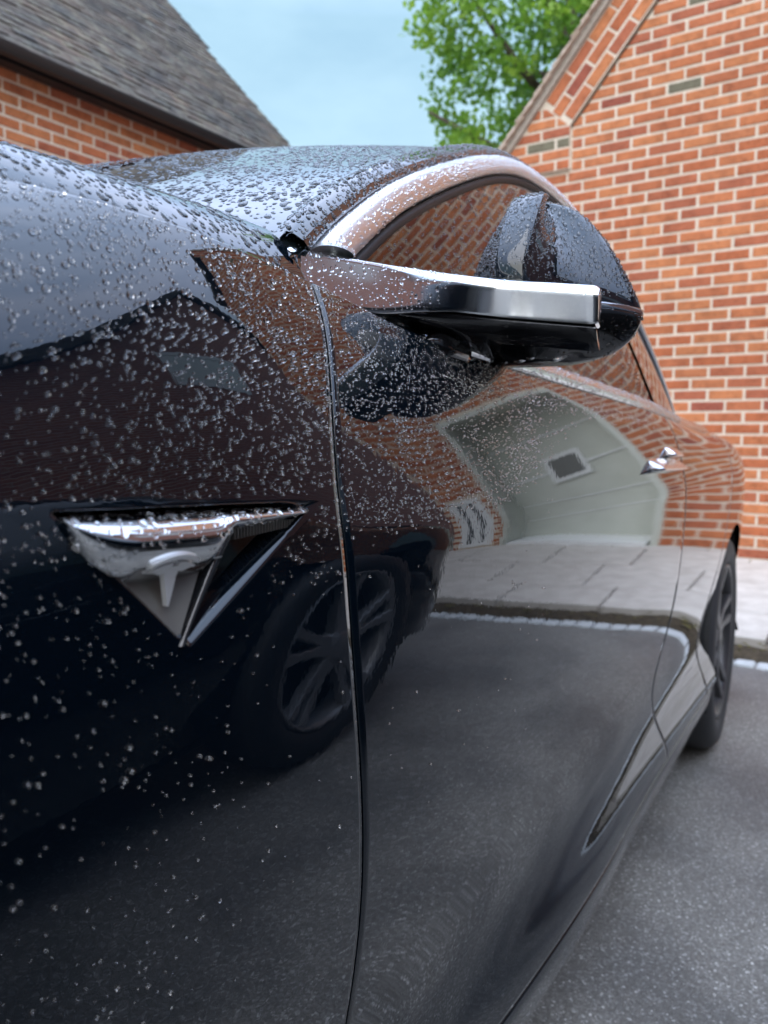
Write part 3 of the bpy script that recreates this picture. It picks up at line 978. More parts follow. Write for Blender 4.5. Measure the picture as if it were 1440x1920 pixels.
def XS(Y, Z):
    """the body side: lateral position at length Y and height Z"""
    Y = np.asarray(Y, float); Z = np.asarray(Z, float)
    zt = ZTOP(Y)
    zf = np.where((Y < .2) & (Z > .6), .6 + (Z - .6) * (1.003 - .6) / (zt - .6), Z)
    zf = zf - .032 * sstep(.14, .34, Y) * sstep(.82, .90, zf)
    wf = 1 - sstep(.17, .50, Y)
    wr = sstep(1.3, 2.4, Y)
    wl_ = sstep(.05, 1.15, Y)
    I = wf * np.interp(zf, TZ, I_FEND) + wr * np.interp(Z, TZ, I_REAR) + (1 - wf - wr) * ((1 - wl_) * np.interp(Z, TZ, I_DOOR) + wl_ * np.interp(Z, TZ, I_LEDGE))
    x = X0(Y) + I
    return x

# pocket for the side repeater in the front wing
PK = [(0.1800, 0.8672), (0.3420, 0.8640), (0.2420, 0.8060)]
def tri_inside(Y, Z, tri, shrink=0.0):
    d = np.full(np.shape(Y), 1e9)
    for i in range(3):
        (y0, z0), (y1, z1) = tri[i], tri[(i + 1) % 3]
        ny, nz_ = (z1 - z0), -(y1 - y0)
        L = math.hypot(ny, nz_)
        k = ((Y - y0) * ny + (Z - z0) * nz_) / L
        d = np.minimum(d, -k)
    return d - shrink
if tri_inside(np.array(.25), np.array(.85), PK) < 0:
    PK = PK[::-1]
def pocket(Y, Z):
    d = tri_inside(Y, Z, PK)
    (y0, z0), (y1, z1) = (.2420, .8060), (.3420, .8640)
    # the rear lower edge is a broad soft facet, the others turn in sharply
    k = ((Y - y0) * (z1 - z0) - (Z - z0) * (y1 - y0)) / math.hypot(y1 - y0, z1 - z0)
    w = .0028 + .0085 * sstep(.016, .004, np.abs(k)) * (Y > .236)
    return -0.013 * sstep(0.0, 1.0, (d + .0008) / w)

gap_z = [.12, .30, .469, .664, .746, .835, .88, .927, .99, 1.03]
gap_y = [.432, .434, .424, .397, .380, .367, .367, .378, .398, .406]
GAP_A = spl(gap_z, gap_y)                                   # wing | front door
GAP_B = spl([.12, .3, .5, .7, .85, .98, 1.05], [1.555, 1.56, 1.565, 1.57, 1.575, 1.59, 1.60])   # front | rear door
GAP_C = spl([.12, .3, .45, .6, .75, .88, .98, 1.05], [2.02, 2.04, 2.10, 2.22, 2.32, 2.40, 2.46, 2.48])   # rear door | quarter

def zrow(dense):
    return dense
def side_panel(name, ya, yb, zlist, ylist, mat, parent, zmin=None, lip=('a', 'b'), pocketed=False, arch=None, bottom_lip=True):
    """grid over (Y, Z): ylist in 0..1 between the shut lines ya(Z) and yb(Z); zlist in 0..1 from bottom to the top line; edges turn inwards"""
    zl = np.array(zlist); yl = np.array(ylist)
    nZ, nY = len(zl), len(yl)
    Y = np.zeros((nZ, nY)); Z = np.zeros((nZ, nY))
    zb = zmin
    for it in range(4):
        if it == 0:
            Z = zb + (np.repeat(zl[:, None], nY, 1)) * (.98 - zb)
        Y = ya(Z) + (yb(Z) - ya(Z)) * yl[None, :]
        zt = ZTOP(Y)
        Z = zb + zl[:, None] * (zt - zb)
    X = XS(Y, Z)
    if pocketed:
        X = X + pocket(Y, Z)
    V = np.stack([X, Y, Z], -1)
    # flanges at the shut lines
    def edge(col_, inner):
        e = V[:, col_].copy()
        d1 = e.copy(); d1[:, 0] -= .0003; d1[:, 1] += inner * .00015
        d2 = e.copy(); d2[:, 0] -= .0016; d2[:, 1] += inner * .0003
        d3 = e.copy(); d3[:, 0] -= .022; d3[:, 1] += inner * .0002
        return [d3, d2, d1]
    cols = [V[:, j] for j in range(nY)]
    if 'a' in lip: cols = edge(0, -1) + cols
    if 'b' in lip: cols = cols + edge(-1, 1)[::-1]
    W = np.stack(cols, 1)
    nY = W.shape[1]
    if bottom_lip:
        r1 = W[0].copy(); r1[:, 2] -= .002; r1[:, 0] -= .003
        r2 = W[0].copy(); r2[:, 2] -= .001; r2[:, 0] -= .03
        W = np.concatenate([[r2], [r1], W], 0)
    t1 = W[-1].copy(); t1[:, 2] -= .0005; t1[:, 0] -= .0018
    t2 = W[-1].copy(); t2[:, 2] -= .005; t2[:, 0] -= .0030
    t3 = W[-1].copy(); t3[:, 2] -= .025; t3[:, 0] -= .0025
    W = np.concatenate([W, [t1], [t2], [t3]], 0)
    nZ = W.shape[0]
    verts = W.reshape(-1, 3)
    faces = grid_faces(nZ, nY, flip=False)
    if arch is not None:
        ac, az, ar = arch
        cY = (verts[:, 1] - ac); cZ = (verts[:, 2] - az)
        rr = np.hypot(cY, cZ)
        F = np.array(faces)
        keep = ~np.all(rr[F] < ar, axis=1)
        faces = [tuple(f) for f in F[keep]]
        used = np.unique(F[keep])
        inside = [i for i in used if rr[i] < ar]
        for i in inside:
            s = ar / max(rr[i], 1e-6)
            verts[i, 1] = ac + cY[i] * s; verts[i, 2] = az + cZ[i] * s
            verts[i, 0] = XS(verts[i, 1], verts[i, 2])
    return link(name, verts, faces, mat, parent, smooth=True)

def dens(*spans):
    """list of (a, b, n) pieces glued into one increasing list"""
    out = []
    for a, b, n in spans:
        out += list(np.linspace(a, b, n, endpoint=False))
    out.append(spans[-1][1])
    return out

ARC_F = (-.375, .345, .365)
ARC_R = (2.55, .345, .352)
ZD = .302           # bottom edge of doors
zfull = dens((0, .2, 36), (.2, .6, 44), (.6, .78, 36), (.78, .94, 40), (.94, 1.0, 40))
# fender (with the arch and the pocket)
fz = dens((0, .70, 70), (.70, .83, 110), (.83, .93, 40), (.93, 1.0, 60))
front = lambda z: np.full(np.shape(z), -1.15)
ylf = dens((0, .30, 30), (.30, .80, 70), (.80, .855, 12), (.855, .967, 170), (.967, 1.0, 14))
fender = side_panel('front_wing', front, lambda z: GAP_A(z) - .0014, fz, ylf, M['paint'], car, zmin=ZD, lip=('b',), pocketed=True, arch=ARC_F)
door = side_panel('front_door', lambda z: GAP_A(z) + .0014, lambda z: GAP_B(z) - .0014, zfull, dens((0, .1, 16), (.1, 1, 110)), M['paint'], car, zmin=ZD)
rdoor = side_panel('rear_door', lambda z: GAP_B(z) + .0014, lambda z: GAP_C(z) - .0022, zfull, dens((0, 1, 60)), M['paint'], car, zmin=ZD, arch=ARC_R)
quart = side_panel('rear_quarter', lambda z: GAP_C(z) + .0022, lambda z: np.full(np.shape(z), 3.38), zfull, dens((0, 1, 80)), M['paint'], car, zmin=ZD, lip=('a',), arch=ARC_R)

# sill below the doors
ys = np.linspace(.02, 2.13, 120)
prof = [(-.022, .270), (-.004, .2965), (-.0005, .2965), (.0006, .2935), (-.0030, .27), (-.0105, .24), (-.0210, .21), (-.032, .192), (-.045, .182), (-.09, .172), (-.2, .172)]
sv = []
for (dx, z) in prof:
    for y in ys:
        base_x = float(XS(y, .30)) - .0015
        sv.append((base_x + dx, y, z))
link('sill', sv, grid_faces(len(prof), len(ys), flip=True), M['paint'], car, smooth=True)

# wheel-arch liners and floor
def liner(name, arc):
    ac, az, ar = arc
    v = []
    for x in (-.252, -.30, -.62):
        for k in range(40):
            t = R(-25) + R(230) * k / 39
            r_ = ar + (.0 if x > -.27 else .02)
            v.append((x, ac + r_ * math.cos(t), az + r_ * math.sin(t)))
    f = grid_faces(3, 40)
    f.append(tuple(80 + k for k in range(40)))
    return link(name, v, f, M['underside'], car)
liner('arch_liner', ARC_F); liner('arch_liner', ARC_R)
mb = MB().box(2 * XC + .42, -.42, .08, 2.08, .15, .26)
mb.box(2 * XC + .66, -.66, -.95, 3.2, .17, .6)
mb.build('floor_pan', M['underside'], car)

# ---- hood
def hood_pt(x, y):
    xe = float(XS(y, ZTOP(y))) - .0045
    ze = float(ZTOP(y)) - .0005
    A = .050; L = .050 - .030 * float(sstep(.25, .45, y))
    d = max(0.0, xe - x)
    t = d / (xe - XC)
    drop = 0.0
    return ze + A * (1 - math.exp(-d / L)) + .022 * (1 - (1 - min(t, 1)) ** 2) + drop
def hood_edge_y(x):
    d = max(0.0, -.322 - x)
    return .402 + .034 * float(sstep(.0, .035, d)) - .34 * (1 - math.exp(-max(0, d - .02) / .30)) - .06 * (d / .84)
yl_h = np.concatenate([np.linspace(-1.12, -.1, 40, endpoint=False), np.linspace(-.1, 1, 1)])
nv, ntt = 110, 70
tt = np.concatenate([np.linspace(0, .18, 34, endpoint=False), np.linspace(.18, 1.0, ntt - 34)])
hv = []
for i in range(nv):
    s = i / (nv - 1)
    s = 1 - (1 - s) ** 1.5
    row = []
    for t in tt:
        y = -1.12 + s * (.402 + 1.12)
        for _ in range(3):
            xe = float(XS(y, ZTOP(y))) - .0045
            x = xe + (XC - xe) * t
            ye = hood_edge_y(x)
            y = -1.12 + s * (ye + 1.12)
        row.append((x, y, hood_pt(x, y)))
    full = [(x, y, z) for (x, y, z) in row] + [(2 * XC - x, y, z) for (x, y, z) in row[-2::-1]]
    full = [(row[0][0] + .001, row[0][1], row[0][2] - .02), (row[0][0] + .0005, row[0][1], row[0][2] - .003)] + full
    hv.append(full)
last = [(x, y + .002, z - .004) for (x, y, z) in hv[-1]]
last2 = [(x, y + .001, z - .03) for (x, y, z) in hv[-1]]
hv += [last, last2]
nc = len(hv[0])
hood = link('hood', [p for r_ in hv for p in r_], grid_faces(len(hv), nc, flip=True), M['paint'], car, smooth=True)
# front closure (bumper) below the hood, behind the photographer
fb = []
for i in range(30):
    z = .20 + i / 29 * (float(ZTOP(-1.15)) - .20)
    row = []
    for k in range(41):
        t = -1 + 2 * k / 40
        hx = abs(XC - float(XS(-1.15, max(z, .3))))
        row.append((XC + hx * t, -1.15 - .16 * (1 - abs(t) ** 2.6) * (1 - .35 * ((z - .45) / .3) ** 2 if True else 1), z))
    fb.append(row)
link('front_bumper', [p for r_ in fb for p in r_], grid_faces(30, 41, flip=False), M['paint'], car, smooth=True)
rb = []
for i in range(30):
    z = .22 + i / 29 * (.93 - .22)
    row = []
    for k in range(41):
        t = -1 + 2 * k / 40
        hx = abs(XC - float(XS(3.38, max(z, .3))))
        row.append((XC + hx * t, 3.38 + .10 * (1 - abs(t) ** 2.6), z))
    rb.append(row)
link('rear_bumper', [p for r_ in rb for p in r_], grid_faces(30, 41, flip=True), M['paint'], car, smooth=True)

# ---- side glass surface
def taper(Y): return .085 * (np.clip(np.asarray(Y, float) - 1.4, 0, None) / .9) ** 2
def G(Y, Z):
    h = np.asarray(Z, float) - .98
    return -.283 - taper(Y) - (.40 * h + .18 * h * h)
ZO = spl([.395, .417, .492, .568, .663, .802, 1.0, 1.2, 1.384, 1.6, 1.8, 2.0, 2.2, 2.4, 2.52], [1.005, 1.021, 1.068, 1.110, 1.156, 1.217, 1.296, 1.358, 1.389, 1.394, 1.368, 1.300, 1.19, 1.055, .965])
def trim_dir(Y):
    d = (ZO(np.asarray(Y) + .01) - ZO(np.asarray(Y) - .01)) / .02
    L = np.sqrt(1 + d * d)
    return d / L, -1 / L            # inward normal of the arch in (Y, Z)
def arch_pt(Y, off):
    ny, nz_ = trim_dir(Y)
    y = Y + ny * off; z = float(ZO(Y)) + nz_ * off
    return float(y), float(z)

def strip(name, Ys, offs, outs, mat, parent, cap=True):
    """band that follows the window arch: offs across, outs stand proud of the glass surface"""
    v = []
    for o_, h in zip(offs, outs):
        for Y in Ys:
            y, z = arch_pt(Y + .036 * (o_ / CW) * (1 - float(sstep(0, .13, Y - Ys[0]))), o_)
            x = float(G(y, z))
            v.append((x + h * .92, y, z + h * .38))
    return link(name, v, grid_faces(len(offs), len(Ys), flip=True) + [tuple(k * len(Ys) for k in range(len(offs)))], mat, parent, smooth=True)
CW = .0235
YA = np.concatenate([np.linspace(.419, 1.0, 90, endpoint=False), np.linspace(1.0, 2.50, 110)])
CW = .0235
th = np.linspace(0, math.pi, 15)
offs = [0.0] + [CW * (1 - math.cos(t)) / 2 for t in th] + [CW]
outs = [-.012] + [.002 + .0085 * math.sin(t) ** .7 for t in th] + [-.012]
trim = strip('window_trim', YA, offs, outs, M['trim_chrome'], car)
strip('window_seal', YA, [CW + .0005, CW + .0015, CW + .006, CW + .0095, CW + .010], [-.010, -.001, .000, -.003, -.02], M['rubber'], car)

# ---- windscreen, roof and rear glass: one loft between the arches
MY = spl([.395, .6, .8, 1.0, 1.2, 1.4, 1.6, 2.0, 2.3, 2.52], [.17, .42, .655, .885, 1.13, 1.38, 1.61, 2.06, 2.42, 2.72])
MZ = pch([.395, .6, .8, 1.0, 1.2, 1.4, 1.6, 2.0, 2.3, 2.52], [1.035, 1.150, 1.254, 1.348, 1.413, 1.438, 1.442, 1.405, 1.31, 1.18])
def edge_pt(s):
    y, z = arch_pt(s, -.004)
    return np.array([float(G(y, z)) - .001, y, z])
def loft_row(s, ts):
    e = edge_pt(s)
    e2 = e + np.array([-.010, 0.0, .0085])
    out = [tuple(e + np.array([.002, 0, -.014])), tuple(e)]
    mz = float(MZ(s)); my = float(MY(s))
    for t in ts:
        g = 1 - (1 - t) ** 2.5
        h = 1 - (1 - t) ** 1.9
        x = e2[0] + (XC - e2[0]) * t
        out.append((x, e2[1] + (my - e2[1]) * h, e2[2] + (mz - e2[2]) * g))
    m = [(2 * XC - p[0], p[1], p[2]) for p in out[-2::-1]]
    return out + m
ts = np.concatenate([np.linspace(0, .2, 20, endpoint=False), np.linspace(.2, 1, 32)])
def loft(name, s0, s1, n, mat):
    rows = [loft_row(s, ts) for s in np.linspace(s0, s1, n)]
    return link(name, [p for r_ in rows for p in r_], grid_faces(n, len(rows[0]), flip=False), mat, car, smooth=True)
screen = loft('windscreen', .398, 1.14, 90, M['screen'])
roof = loft('roof_panel', 1.146, 1.95, 60, M['screen'])
rglass = loft('rear_window', 1.956, 2.52, 40, M['screen'])
# A-pillar cover: painted strip between windscreen and bright trim
pv = []
PY = np.linspace(.412, 2.50, 160)
for k, (o_, h) in enumerate(((.0012, -.004), (-.001, .0045), (-.006, .0065), (-.012, .0055), (-.017, .0025), (-.019, -.004))):
    for Y in PY:
        y, z = arch_pt(Y, o_)
        pv.append((float(G(y, z)) + h * .85 + min(0, o_) * .45, y, z + h * .5))
pillar = link('roof_rail', pv, grid_faces(6, len(PY), flip=False), M['paint'], car, smooth=True)
# cowl between hood and windscreen
cv = []
lr = [p for p in loft_row(.402, ts)[1:]]
for (x, y, z) in lr:
    xx = x if x > XC else 2 * XC - x
    yb = hood_edge_y(xx)
    cv.append((x, yb - .03, hood_pt(xx, min(yb, .40)) - .022)); cv.append((x, y + .004, z - .010))
link('cowl', cv, [(2 * k, 2 * k + 1, 2 * k + 3, 2 * k + 2) for k in range(len(lr) - 1)], M['rubber'], car, smooth=True)
pb_v = []
for i in range(9):
    t = -math.pi / 2 + math.pi * i / 8
    for k in range(14):
        a = 2 * math.pi * k / 14
        pb_v.append((-.318 + .0135 * math.cos(t) * math.cos(a) - .010 * math.sin(t), .421 + .034 * math.sin(t), 1.0135 + .0135 * math.cos(t) * math.sin(a) + .013 * math.sin(t)))
link('pillar_foot', pb_v, grid_faces(9, 14, closed=True), M['rubber'], car, smooth=True)
# boot lid
bl = []
for i in range(24):
    s = i / 23
    row = []
    for k in range(41):
        t = -1 + 2 * k / 40
        y = 2.50 + s * .92 + (.22 - .22 * s) * (1 - abs(t) ** 2)
        yy = min(y, 3.38)
        hx = abs(XC - float(XS(min(yy, 3.36), ZTOP(min(yy, 3.36)))))
        row.append((XC + hx * t, y, float(ZTOP(yy)) + (.16 - .12 * s) * (1 - abs(t) ** 2.4)))
    bl.append(row)
link('boot_lid', [p for r_ in bl for p in r_], grid_faces(24, 41, flip=True), M['paint'], car, smooth=True)

# ---- side windows
def pane(name, y0, y1, inset=.006):
    v = []
    ny_, nz_ = 60, 30
    ysn = np.linspace(y0, y1, ny_)
    for j in range(nz_):
        for y in ysn:
            # top limit on the arch at this Y
            zt = float(ZO(y)) - (CW + .006)
            zt = max(zt, .962)
            z = .955 + (zt - .955) * j / (nz_ - 1)
            v.append((float(G(y, z)) - inset, y, z))
    return link(name, v, grid_faces(nz_, ny_, flip=False), M['glass'], car, smooth=True)
pane('side_window', .43, 1.56)
pane('side_window', 1.63, 2.42)
bv = []
for j in range(16):
    for k in range(5):
        y = 1.555 + .08 * k / 4
        z = .96 + (float(ZO(y)) - CW - .962) * j / 15
        bv.append((float(G(y, z)) - .003, y, z))
link('door_pillar', bv, grid_faces(16, 5, flip=False), M['gloss_black'], car, smooth=True)

# ---- belt moulding
def belt_strip(name, pts, mat, y0, y1):
    Ys = np.linspace(y0, y1, 130)
    v = []
    for (dx, dz) in pts:
        for y in Ys:
            zt = float(ZTOP(y))
            v.append((float(XS(y, zt)) + dx, y, zt + dz))
    o = link(name, v, grid_faces(len(pts), len(Ys), flip=False) + [tuple(i * len(Ys) for i in range(len(pts)))][:1], mat, car, smooth=True)
    return o
belt = belt_strip('belt_trim', [(-.004, -.004), (.0025, .0005), (.0035, .004), (.002, .009), (-.004, .0165), (-.011, .0205), (-.016, .0195), (-.017, .006)], M['chrome'], .585, 2.44)
# small gloss end cap at the front of the belt moulding
cap_v = []
for i in range(12):
    a = i / 11
    y = .556 + .062 * a
    s = math.sin(min(1, a * 2.2 + .12) * math.pi / 2)
    zt = float(ZTOP(y)); x = float(XS(y, zt))
    for k in range(14):
        t = 2 * math.pi * k / 14
        cap_v.append((x - .005 + .0115 * s * math.cos(t), y, zt + .000 + .013 * s * math.sin(t)))
link('belt_end_cap', cap_v, grid_faces(12, 14, closed=True) + [tuple(range(13, -1, -1)), tuple(range(11 * 14, 12 * 14))], M['gloss_black'], car, smooth=True)

# ---- flush door handle
def slab_on_side(name, y0, y1, z0, z1, h, mat, parent, round_=.006, tilt=.0):
    v = []
    ny_, nz_ = 24, 10
    for j in range(nz_):
        for i in range(ny_):
            a, b = i / (ny_ - 1), j / (nz_ - 1)
            y = y0 + (y1 - y0) * a; z = z0 + (z1 - z0) * b
            e = min(min(a, 1 - a) * (y1 - y0), min(b, 1 - b) * (z1 - z0))
            hh = h * float(sstep(0, round_, e)) - .001 + tilt * (1 - b) * float(sstep(0, round_, e))
            v.append((float(XS(y, z)) + hh, y, z))
    return link(name, v, grid_faces(nz_, ny_), mat, parent, smooth=True)
hnd = slab_on_side('door_handle', 1.27, 1.53, .868, .892, .0040, M['handle'], door, tilt=.024)
slab_on_side('handle_paddle', 1.44, 1.53, .8925, .914, .0040, M['handle'], door, tilt=.020)
slab_on_side('handle_gap', 1.265, 1.535, .8655, .8675, .0002, M['rubber'], door, round_=.0005)

# ---- side repeater in the pocket of the wing
rep = empty('side_repeater', (0, 0, 0)); rep.parent = car
FX = lambda y, z: float(XS(y, z))
# satin back plate of the pocket
tri = [(0.186, 0.8635), (0.2700, 0.862), (0.2365, 0.8075)]
def plate(name, pts, dx, mat, parent, ring=.0025, raise_=.002):
    c = np.mean(np.array(pts), 0); m = len(pts)
    v = []
    for k, (s, d) in enumerate(((1.0, dx - .006), (1.0, dx), (.96, dx + raise_))):
        for p in pts:
            q = c + (np.array(p) - c) * s
            v.append((FX(*p) + d, q[0], q[1]))
    f = grid_faces(3, m, closed=True) + [tuple(range(2 * m, 3 * m))]
    return link(name, v, f, mat, parent)
bp_pts = [(0.1805, .8648), (.3385, .8615), (.2385, .8050)]
plate('pocket_liner', bp_pts, -.0118, M['gloss_black'], rep)
# satin triangular scoop below the bright blade: slopes back towards its top
sv_ = [(FX(.19, .858) - .006, .1895, .8600), (FX(.265, .858) - .006, .2665, .8585), (FX(.2365, .81) - .0015, .2352, .8085)]
ns = 14
pv_ = []
for i in range(ns):
    for j in range(ns):
        a, b = i / (ns - 1), j / (ns - 1)
        top = np.array(sv_[0]) * (1 - a) + np.array(sv_[1]) * a
        p = top * (1 - b) + np.array(sv_[2]) * b
        p[0] += -.004 * math.sin(math.pi * a) * (1 - b) + .001
        pv_.append(tuple(p))
link('scoop', pv_, grid_faces(ns, ns), M['satin'], rep, smooth=True)
# bright blade: D-shaped cover bulging out at the top, running out in a thin point to the rear
bv_ = []
nb, nc_ = 60, 26
for i in range(nb):
    a = i / (nb - 1)
    y = .1818 + (.3325 - .1818) * a
    ztop = .8655 - .004 * a
    # height of the blade along its length: full under the lens, then a thin fin
    if y < .268:
        q = (y - .1818) / (.268 - .1818)
        hgt = (.0305) * (math.sin(min(1.0, q / .36) * math.pi / 2) ** .55) * (1 - .10 * float(sstep(.75, 1, q)))
        if q > .86: hgt *= 1 - .52 * float(sstep(.86, 1.0, q))
    else:
        q = (y - .268) / (.3325 - .268)
        hgt = .0122 * (1 - .62 * q)
    hgt = max(hgt, .0015)
    bul = .0125 * (1 - .45 * a) * (math.sin(min(1, (a + .02) / .22) * math.pi / 2) ** .6)
    if a > .94: bul *= 1 - .6 * (a - .94) / .06
    for k in range(nc_):
        t = k / (nc_ - 1)
        z = ztop - hgt * t
        sec = math.sin(math.pi * min(1, t * 1.0) ** .62) ** .7 if 0 < t < 1 else 0
        bv_.append((FX(y, z) - .0095 + (bul + .0085) * sec, y, z))
blade = link('chrome_blade', bv_, grid_faces(nb, nc_), M['chrome'], rep, smooth=True)
# thin groove lines along the blade and the fluted rear edge
for (dz_, hh) in ((.0205, .0004), (.0235, .0004)):
    v = []
    for i in range(40):
        y = .190 + (.262 - .190) * i / 39
        q = (y - .1818) / (.268 - .1818)
        hgt = (.0305) * (math.sin(min(1.0, q / .36) * math.pi / 2) ** .55)
        for w_ in (-.00045, .00045):
            z = .8655 - .004 * (y - .1818) / .15 - min(dz_, hgt * .9) + w_
            t = (.8655 - z) / max(hgt, .002)
            t = min(max(t, .02), .98)
            sec = math.sin(math.pi * t ** .62) ** .7
            a = (y - .1818) / .1507
            bul = .0125 * (1 - .45 * a) * (math.sin(min(1, (a + .02) / .22) * math.pi / 2) ** .6)
            v.append((FX(y, z) - .0095 + (bul + .0085) * sec + hh, y, z))
    link('blade_line', v, [(2 * i, 2 * i + 1, 2 * i + 3, 2 * i + 2) for i in range(39)], M['emblem'], rep)
# fin that closes the scoop at the rear
fv = []
for i in range(16):
    b = i / 15
    yb_ = .2700 - .0335 * b ** .9
    zb_ = .8530 - .0455 * b
    w_ = .0085 * (1 - .55 * b)
    for (dy, dx) in ((-w_ * .5, -.011), (-w_ * .35, .0015), (0, .0032), (w_ * .5, .001), (w_ * .9, -.011)):
        fv.append((FX(yb_, zb_) + dx - .001, yb_ + dy, zb_))
link('fin', fv, grid_faces(16, 5), M['gloss_black'], rep, smooth=True)
# fluted strip under the thin rear end of the blade
for k in range(22):
    y = .2755 + k * .0023
    z1 = .8570 - .0012 * (k / 21) - .0002
    h_ = .0075 * (1 - .55 * k / 21)
    x = FX(y, z1) - .0045
    MB().box(x - .004, x + .0038 - .001 * k / 21, y, y + .00125, z1 - h_, z1).build('flute', M['satin'], rep)
# T-shaped emblem with a bowed bar and a tapering stem
def blade_x(y, z):
    a = (y - .1818) / .1507
    q = (y - .1818) / (.268 - .1818)
    hgt = .0305 * (math.sin(min(1.0, max(q, .01) / .36) * math.pi / 2) ** .55) * (1 - .10 * float(sstep(.75, 1, q)))
    t = (.8655 - .004 * a - z) / hgt
    bul = .0125 * (1 - .45 * a) * (math.sin(min(1, (a + .02) / .22) * math.pi / 2) ** .6)
    tt_ = min(max(t, .02), .80)
    sec = math.sin(math.pi * tt_ ** .62) ** .7
    if t > .80: sec -= (t - .80) * .30          # below the blade the stem hangs free
    return FX(y, z) - .0095 + (bul + .0085) * sec
def emblem():
    cy_, ct = .2305, .8475
    W_, H_ = .0132, .0222
    strips = []
    us = np.linspace(-1, 1, 17)
    strips.append([((u * W_, -.0028 * u * u), (u * W_ * .985, -.0018 - .0028 * u * u)) for u in us])
    for sg in (-1, 1):
        st_ = []
        for u in np.linspace(.13, .95, 11):
            top = -.0032 - .0029 * u * u
            dep = .0040 * (1 - .80 * float(sstep(.45, .95, u)))
            st_.append(((sg * u * W_, top), (sg * u * W_ * .97, top - dep)))
        strips.append(st_)
    strips.append([((-.0040 * (1 - k) - .0004, -.0050 - (H_ - .0050) * k), (.0040 * (1 - k) + .0004, -.0050 - (H_ - .0050) * k)) for k in np.linspace(0, 1, 9)])
    v, f = [], []
    for st_ in strips:
        b = len(v); m = len(st_)
        for off in (.0020, -.0008):
            for (p, q) in st_:
                for (dy, dz) in (p, q):
                    y, z = cy_ + dy, ct + dz
                    v.append((blade_x(y, z) + off, y, z))
        for k in range(m - 1):
            a0 = b + 2 * k
            f.append((a0, a0 + 1, a0 + 3, a0 + 2))
            c0 = a0 + 2 * m
            f += [(a0, a0 + 2, c0 + 2, c0), (a0 + 1, c0 + 1, c0 + 3, a0 + 3)]
        f += [(b, b + 2 * m, b + 2 * m + 1, b + 1), (b + 2 * m - 2, b + 2 * m - 1, b + 4 * m - 1, b + 4 * m - 2)]
    return link('emblem', v, f, M['emblem'], rep)
emblem()

# ---- wing mirror on its bright arm
wm = empty('wing_mirror', (0, 0, 0)); wm.parent = car
def catmull(pts, n):
    pts = [np.array(p, float) for p in pts]
    P_ = [2 * pts[0] - pts[1]] + pts + [2 * pts[-1] - pts[-2]]
    out = []
    m = len(pts) - 1
    for i in range(n):
        u = i / (n - 1) * m
        k = min(int(u), m - 1); t = u - k
        a, b, c, d = P_[k], P_[k + 1], P_[k + 2], P_[k + 3]
        out.append(.5 * ((2 * b) + (-a + c) * t + (2 * a - 5 * b + 4 * c - d) * t * t + (-a + 3 * b - 3 * c + d) * t ** 3))
    return out
# arm: path from the foot of the pillar along the door, then out sideways. section = (forward, up)
path = catmull([(-.3045, .403, 1.0010), (-.3005, .430, 1.0030), (-.2935, .478, 1.0075), (-.2860, .525, 1.0120), (-.2700, .566, 1.0140), (-.2400, .588, 1.0115), (-.2050, .5965, 1.0075), (-.1640, .603, 1.0025)], 70)
def arm_section(s):
    # near the foot the section is a tall flat plate on the door, later a bar with a chamfered upper edge
    k = float(sstep(.28, .60, s))
    b_ = .001 - .013 * float(sstep(.0, .25, s))
    plate_ = [(b_, .0175), (b_ * .3 + .0000, .0205), (.0016, .0200), (.0034, .0178), (.0064, .004), (.0092, -.0130), (.0078, -.0175), (b_, -.019)]
    bar = [(-.022, .0195), (-.006, .0210), (.0036, .0205), (.0126, .0128), (.0134, .0115), (.0080, -.0082), (.0070, -.0100), (-.012, -.0112)]
    return [((1 - k) * a[0] + k * b[0], (1 - k) * a[1] + k * b[1]) for a, b in zip(plate_, bar)]
def under_section(s):
    k = float(sstep(.34, .62, s))
    pl_ = [(.001, -.010), (.0030, -.012), (.0030, -.0150), (.0025, -.0160), (.001, -.0165)]
    ub = [(-.012, -.0105), (.0060, -.0104), (.0040, -.0165), (-.0060, -.0225), (-.026, -.0265)]
    return [((1 - k) * a[0] + k * b[0], (1 - k) * a[1] + k * b[1]) for a, b in zip(pl_, ub)]
def round_section(sec, w, it=2):
    p = [np.array(q) for q in sec]
    for _ in range(it):
        q = [p[0]]
        for a, b in zip(p[:-1], p[1:]):
            q += [a * (1 - w) + b * w, a * w + b * (1 - w)]
        q.append(p[-1]); p = q
    return p
def sweep_arm(name, secf, w, mat, ends):
    av = []; npth = len(path)
    for i, c in enumerate(path):
        d = path[min(i + 1, npth - 1)] - path[max(i - 1, 0)]
        d /= np.linalg.norm(d)
        f_ = np.array([d[1], -d[0], 0]); f_ /= np.linalg.norm(f_)       # outward / forward of the arm
        if f_[1] > 0 and f_[0] < 0: f_ = -f_
        sec = round_section(secf(i / (npth - 1)), w)
        for q in sec:
            av.append(c + f_ * q[0] + np.array([0, 0, 1.0]) * q[1])
    ns_ = len(sec)
    dend = path[-1] - path[-2]; dend /= np.linalg.norm(dend)
    base = av[(npth - 1) * ns_: npth * ns_]; cen = np.mean(np.array(base), 0)
    for (k, sc_) in ends:
        for p in base: av.append(cen + (p - cen) * sc_ + dend * k)
    # rounded foot
    d0_ = path[0] - path[1]; d0_ /= np.linalg.norm(d0_)
    b0_ = av[:ns_]; c0_ = np.mean(np.array(b0_), 0)
    pre = []
    for (k, sc_) in ((.0040, .70), (.0028, .90), (.0012, .975)):
        pre += [c0_ + (p - c0_) * sc_ + d0_ * k + np.array([-.004 * (1 - sc_) * 3, 0, 0]) for p in b0_]
    av = pre + av
    nr_ = npth + len(ends) + 3
    af = grid_faces(nr_, ns_) + [tuple((nr_ - 1) * ns_ + k for k in range(ns_))]
    o = link(name, av, af, mat, wm)
    return autosmooth(o, 30)
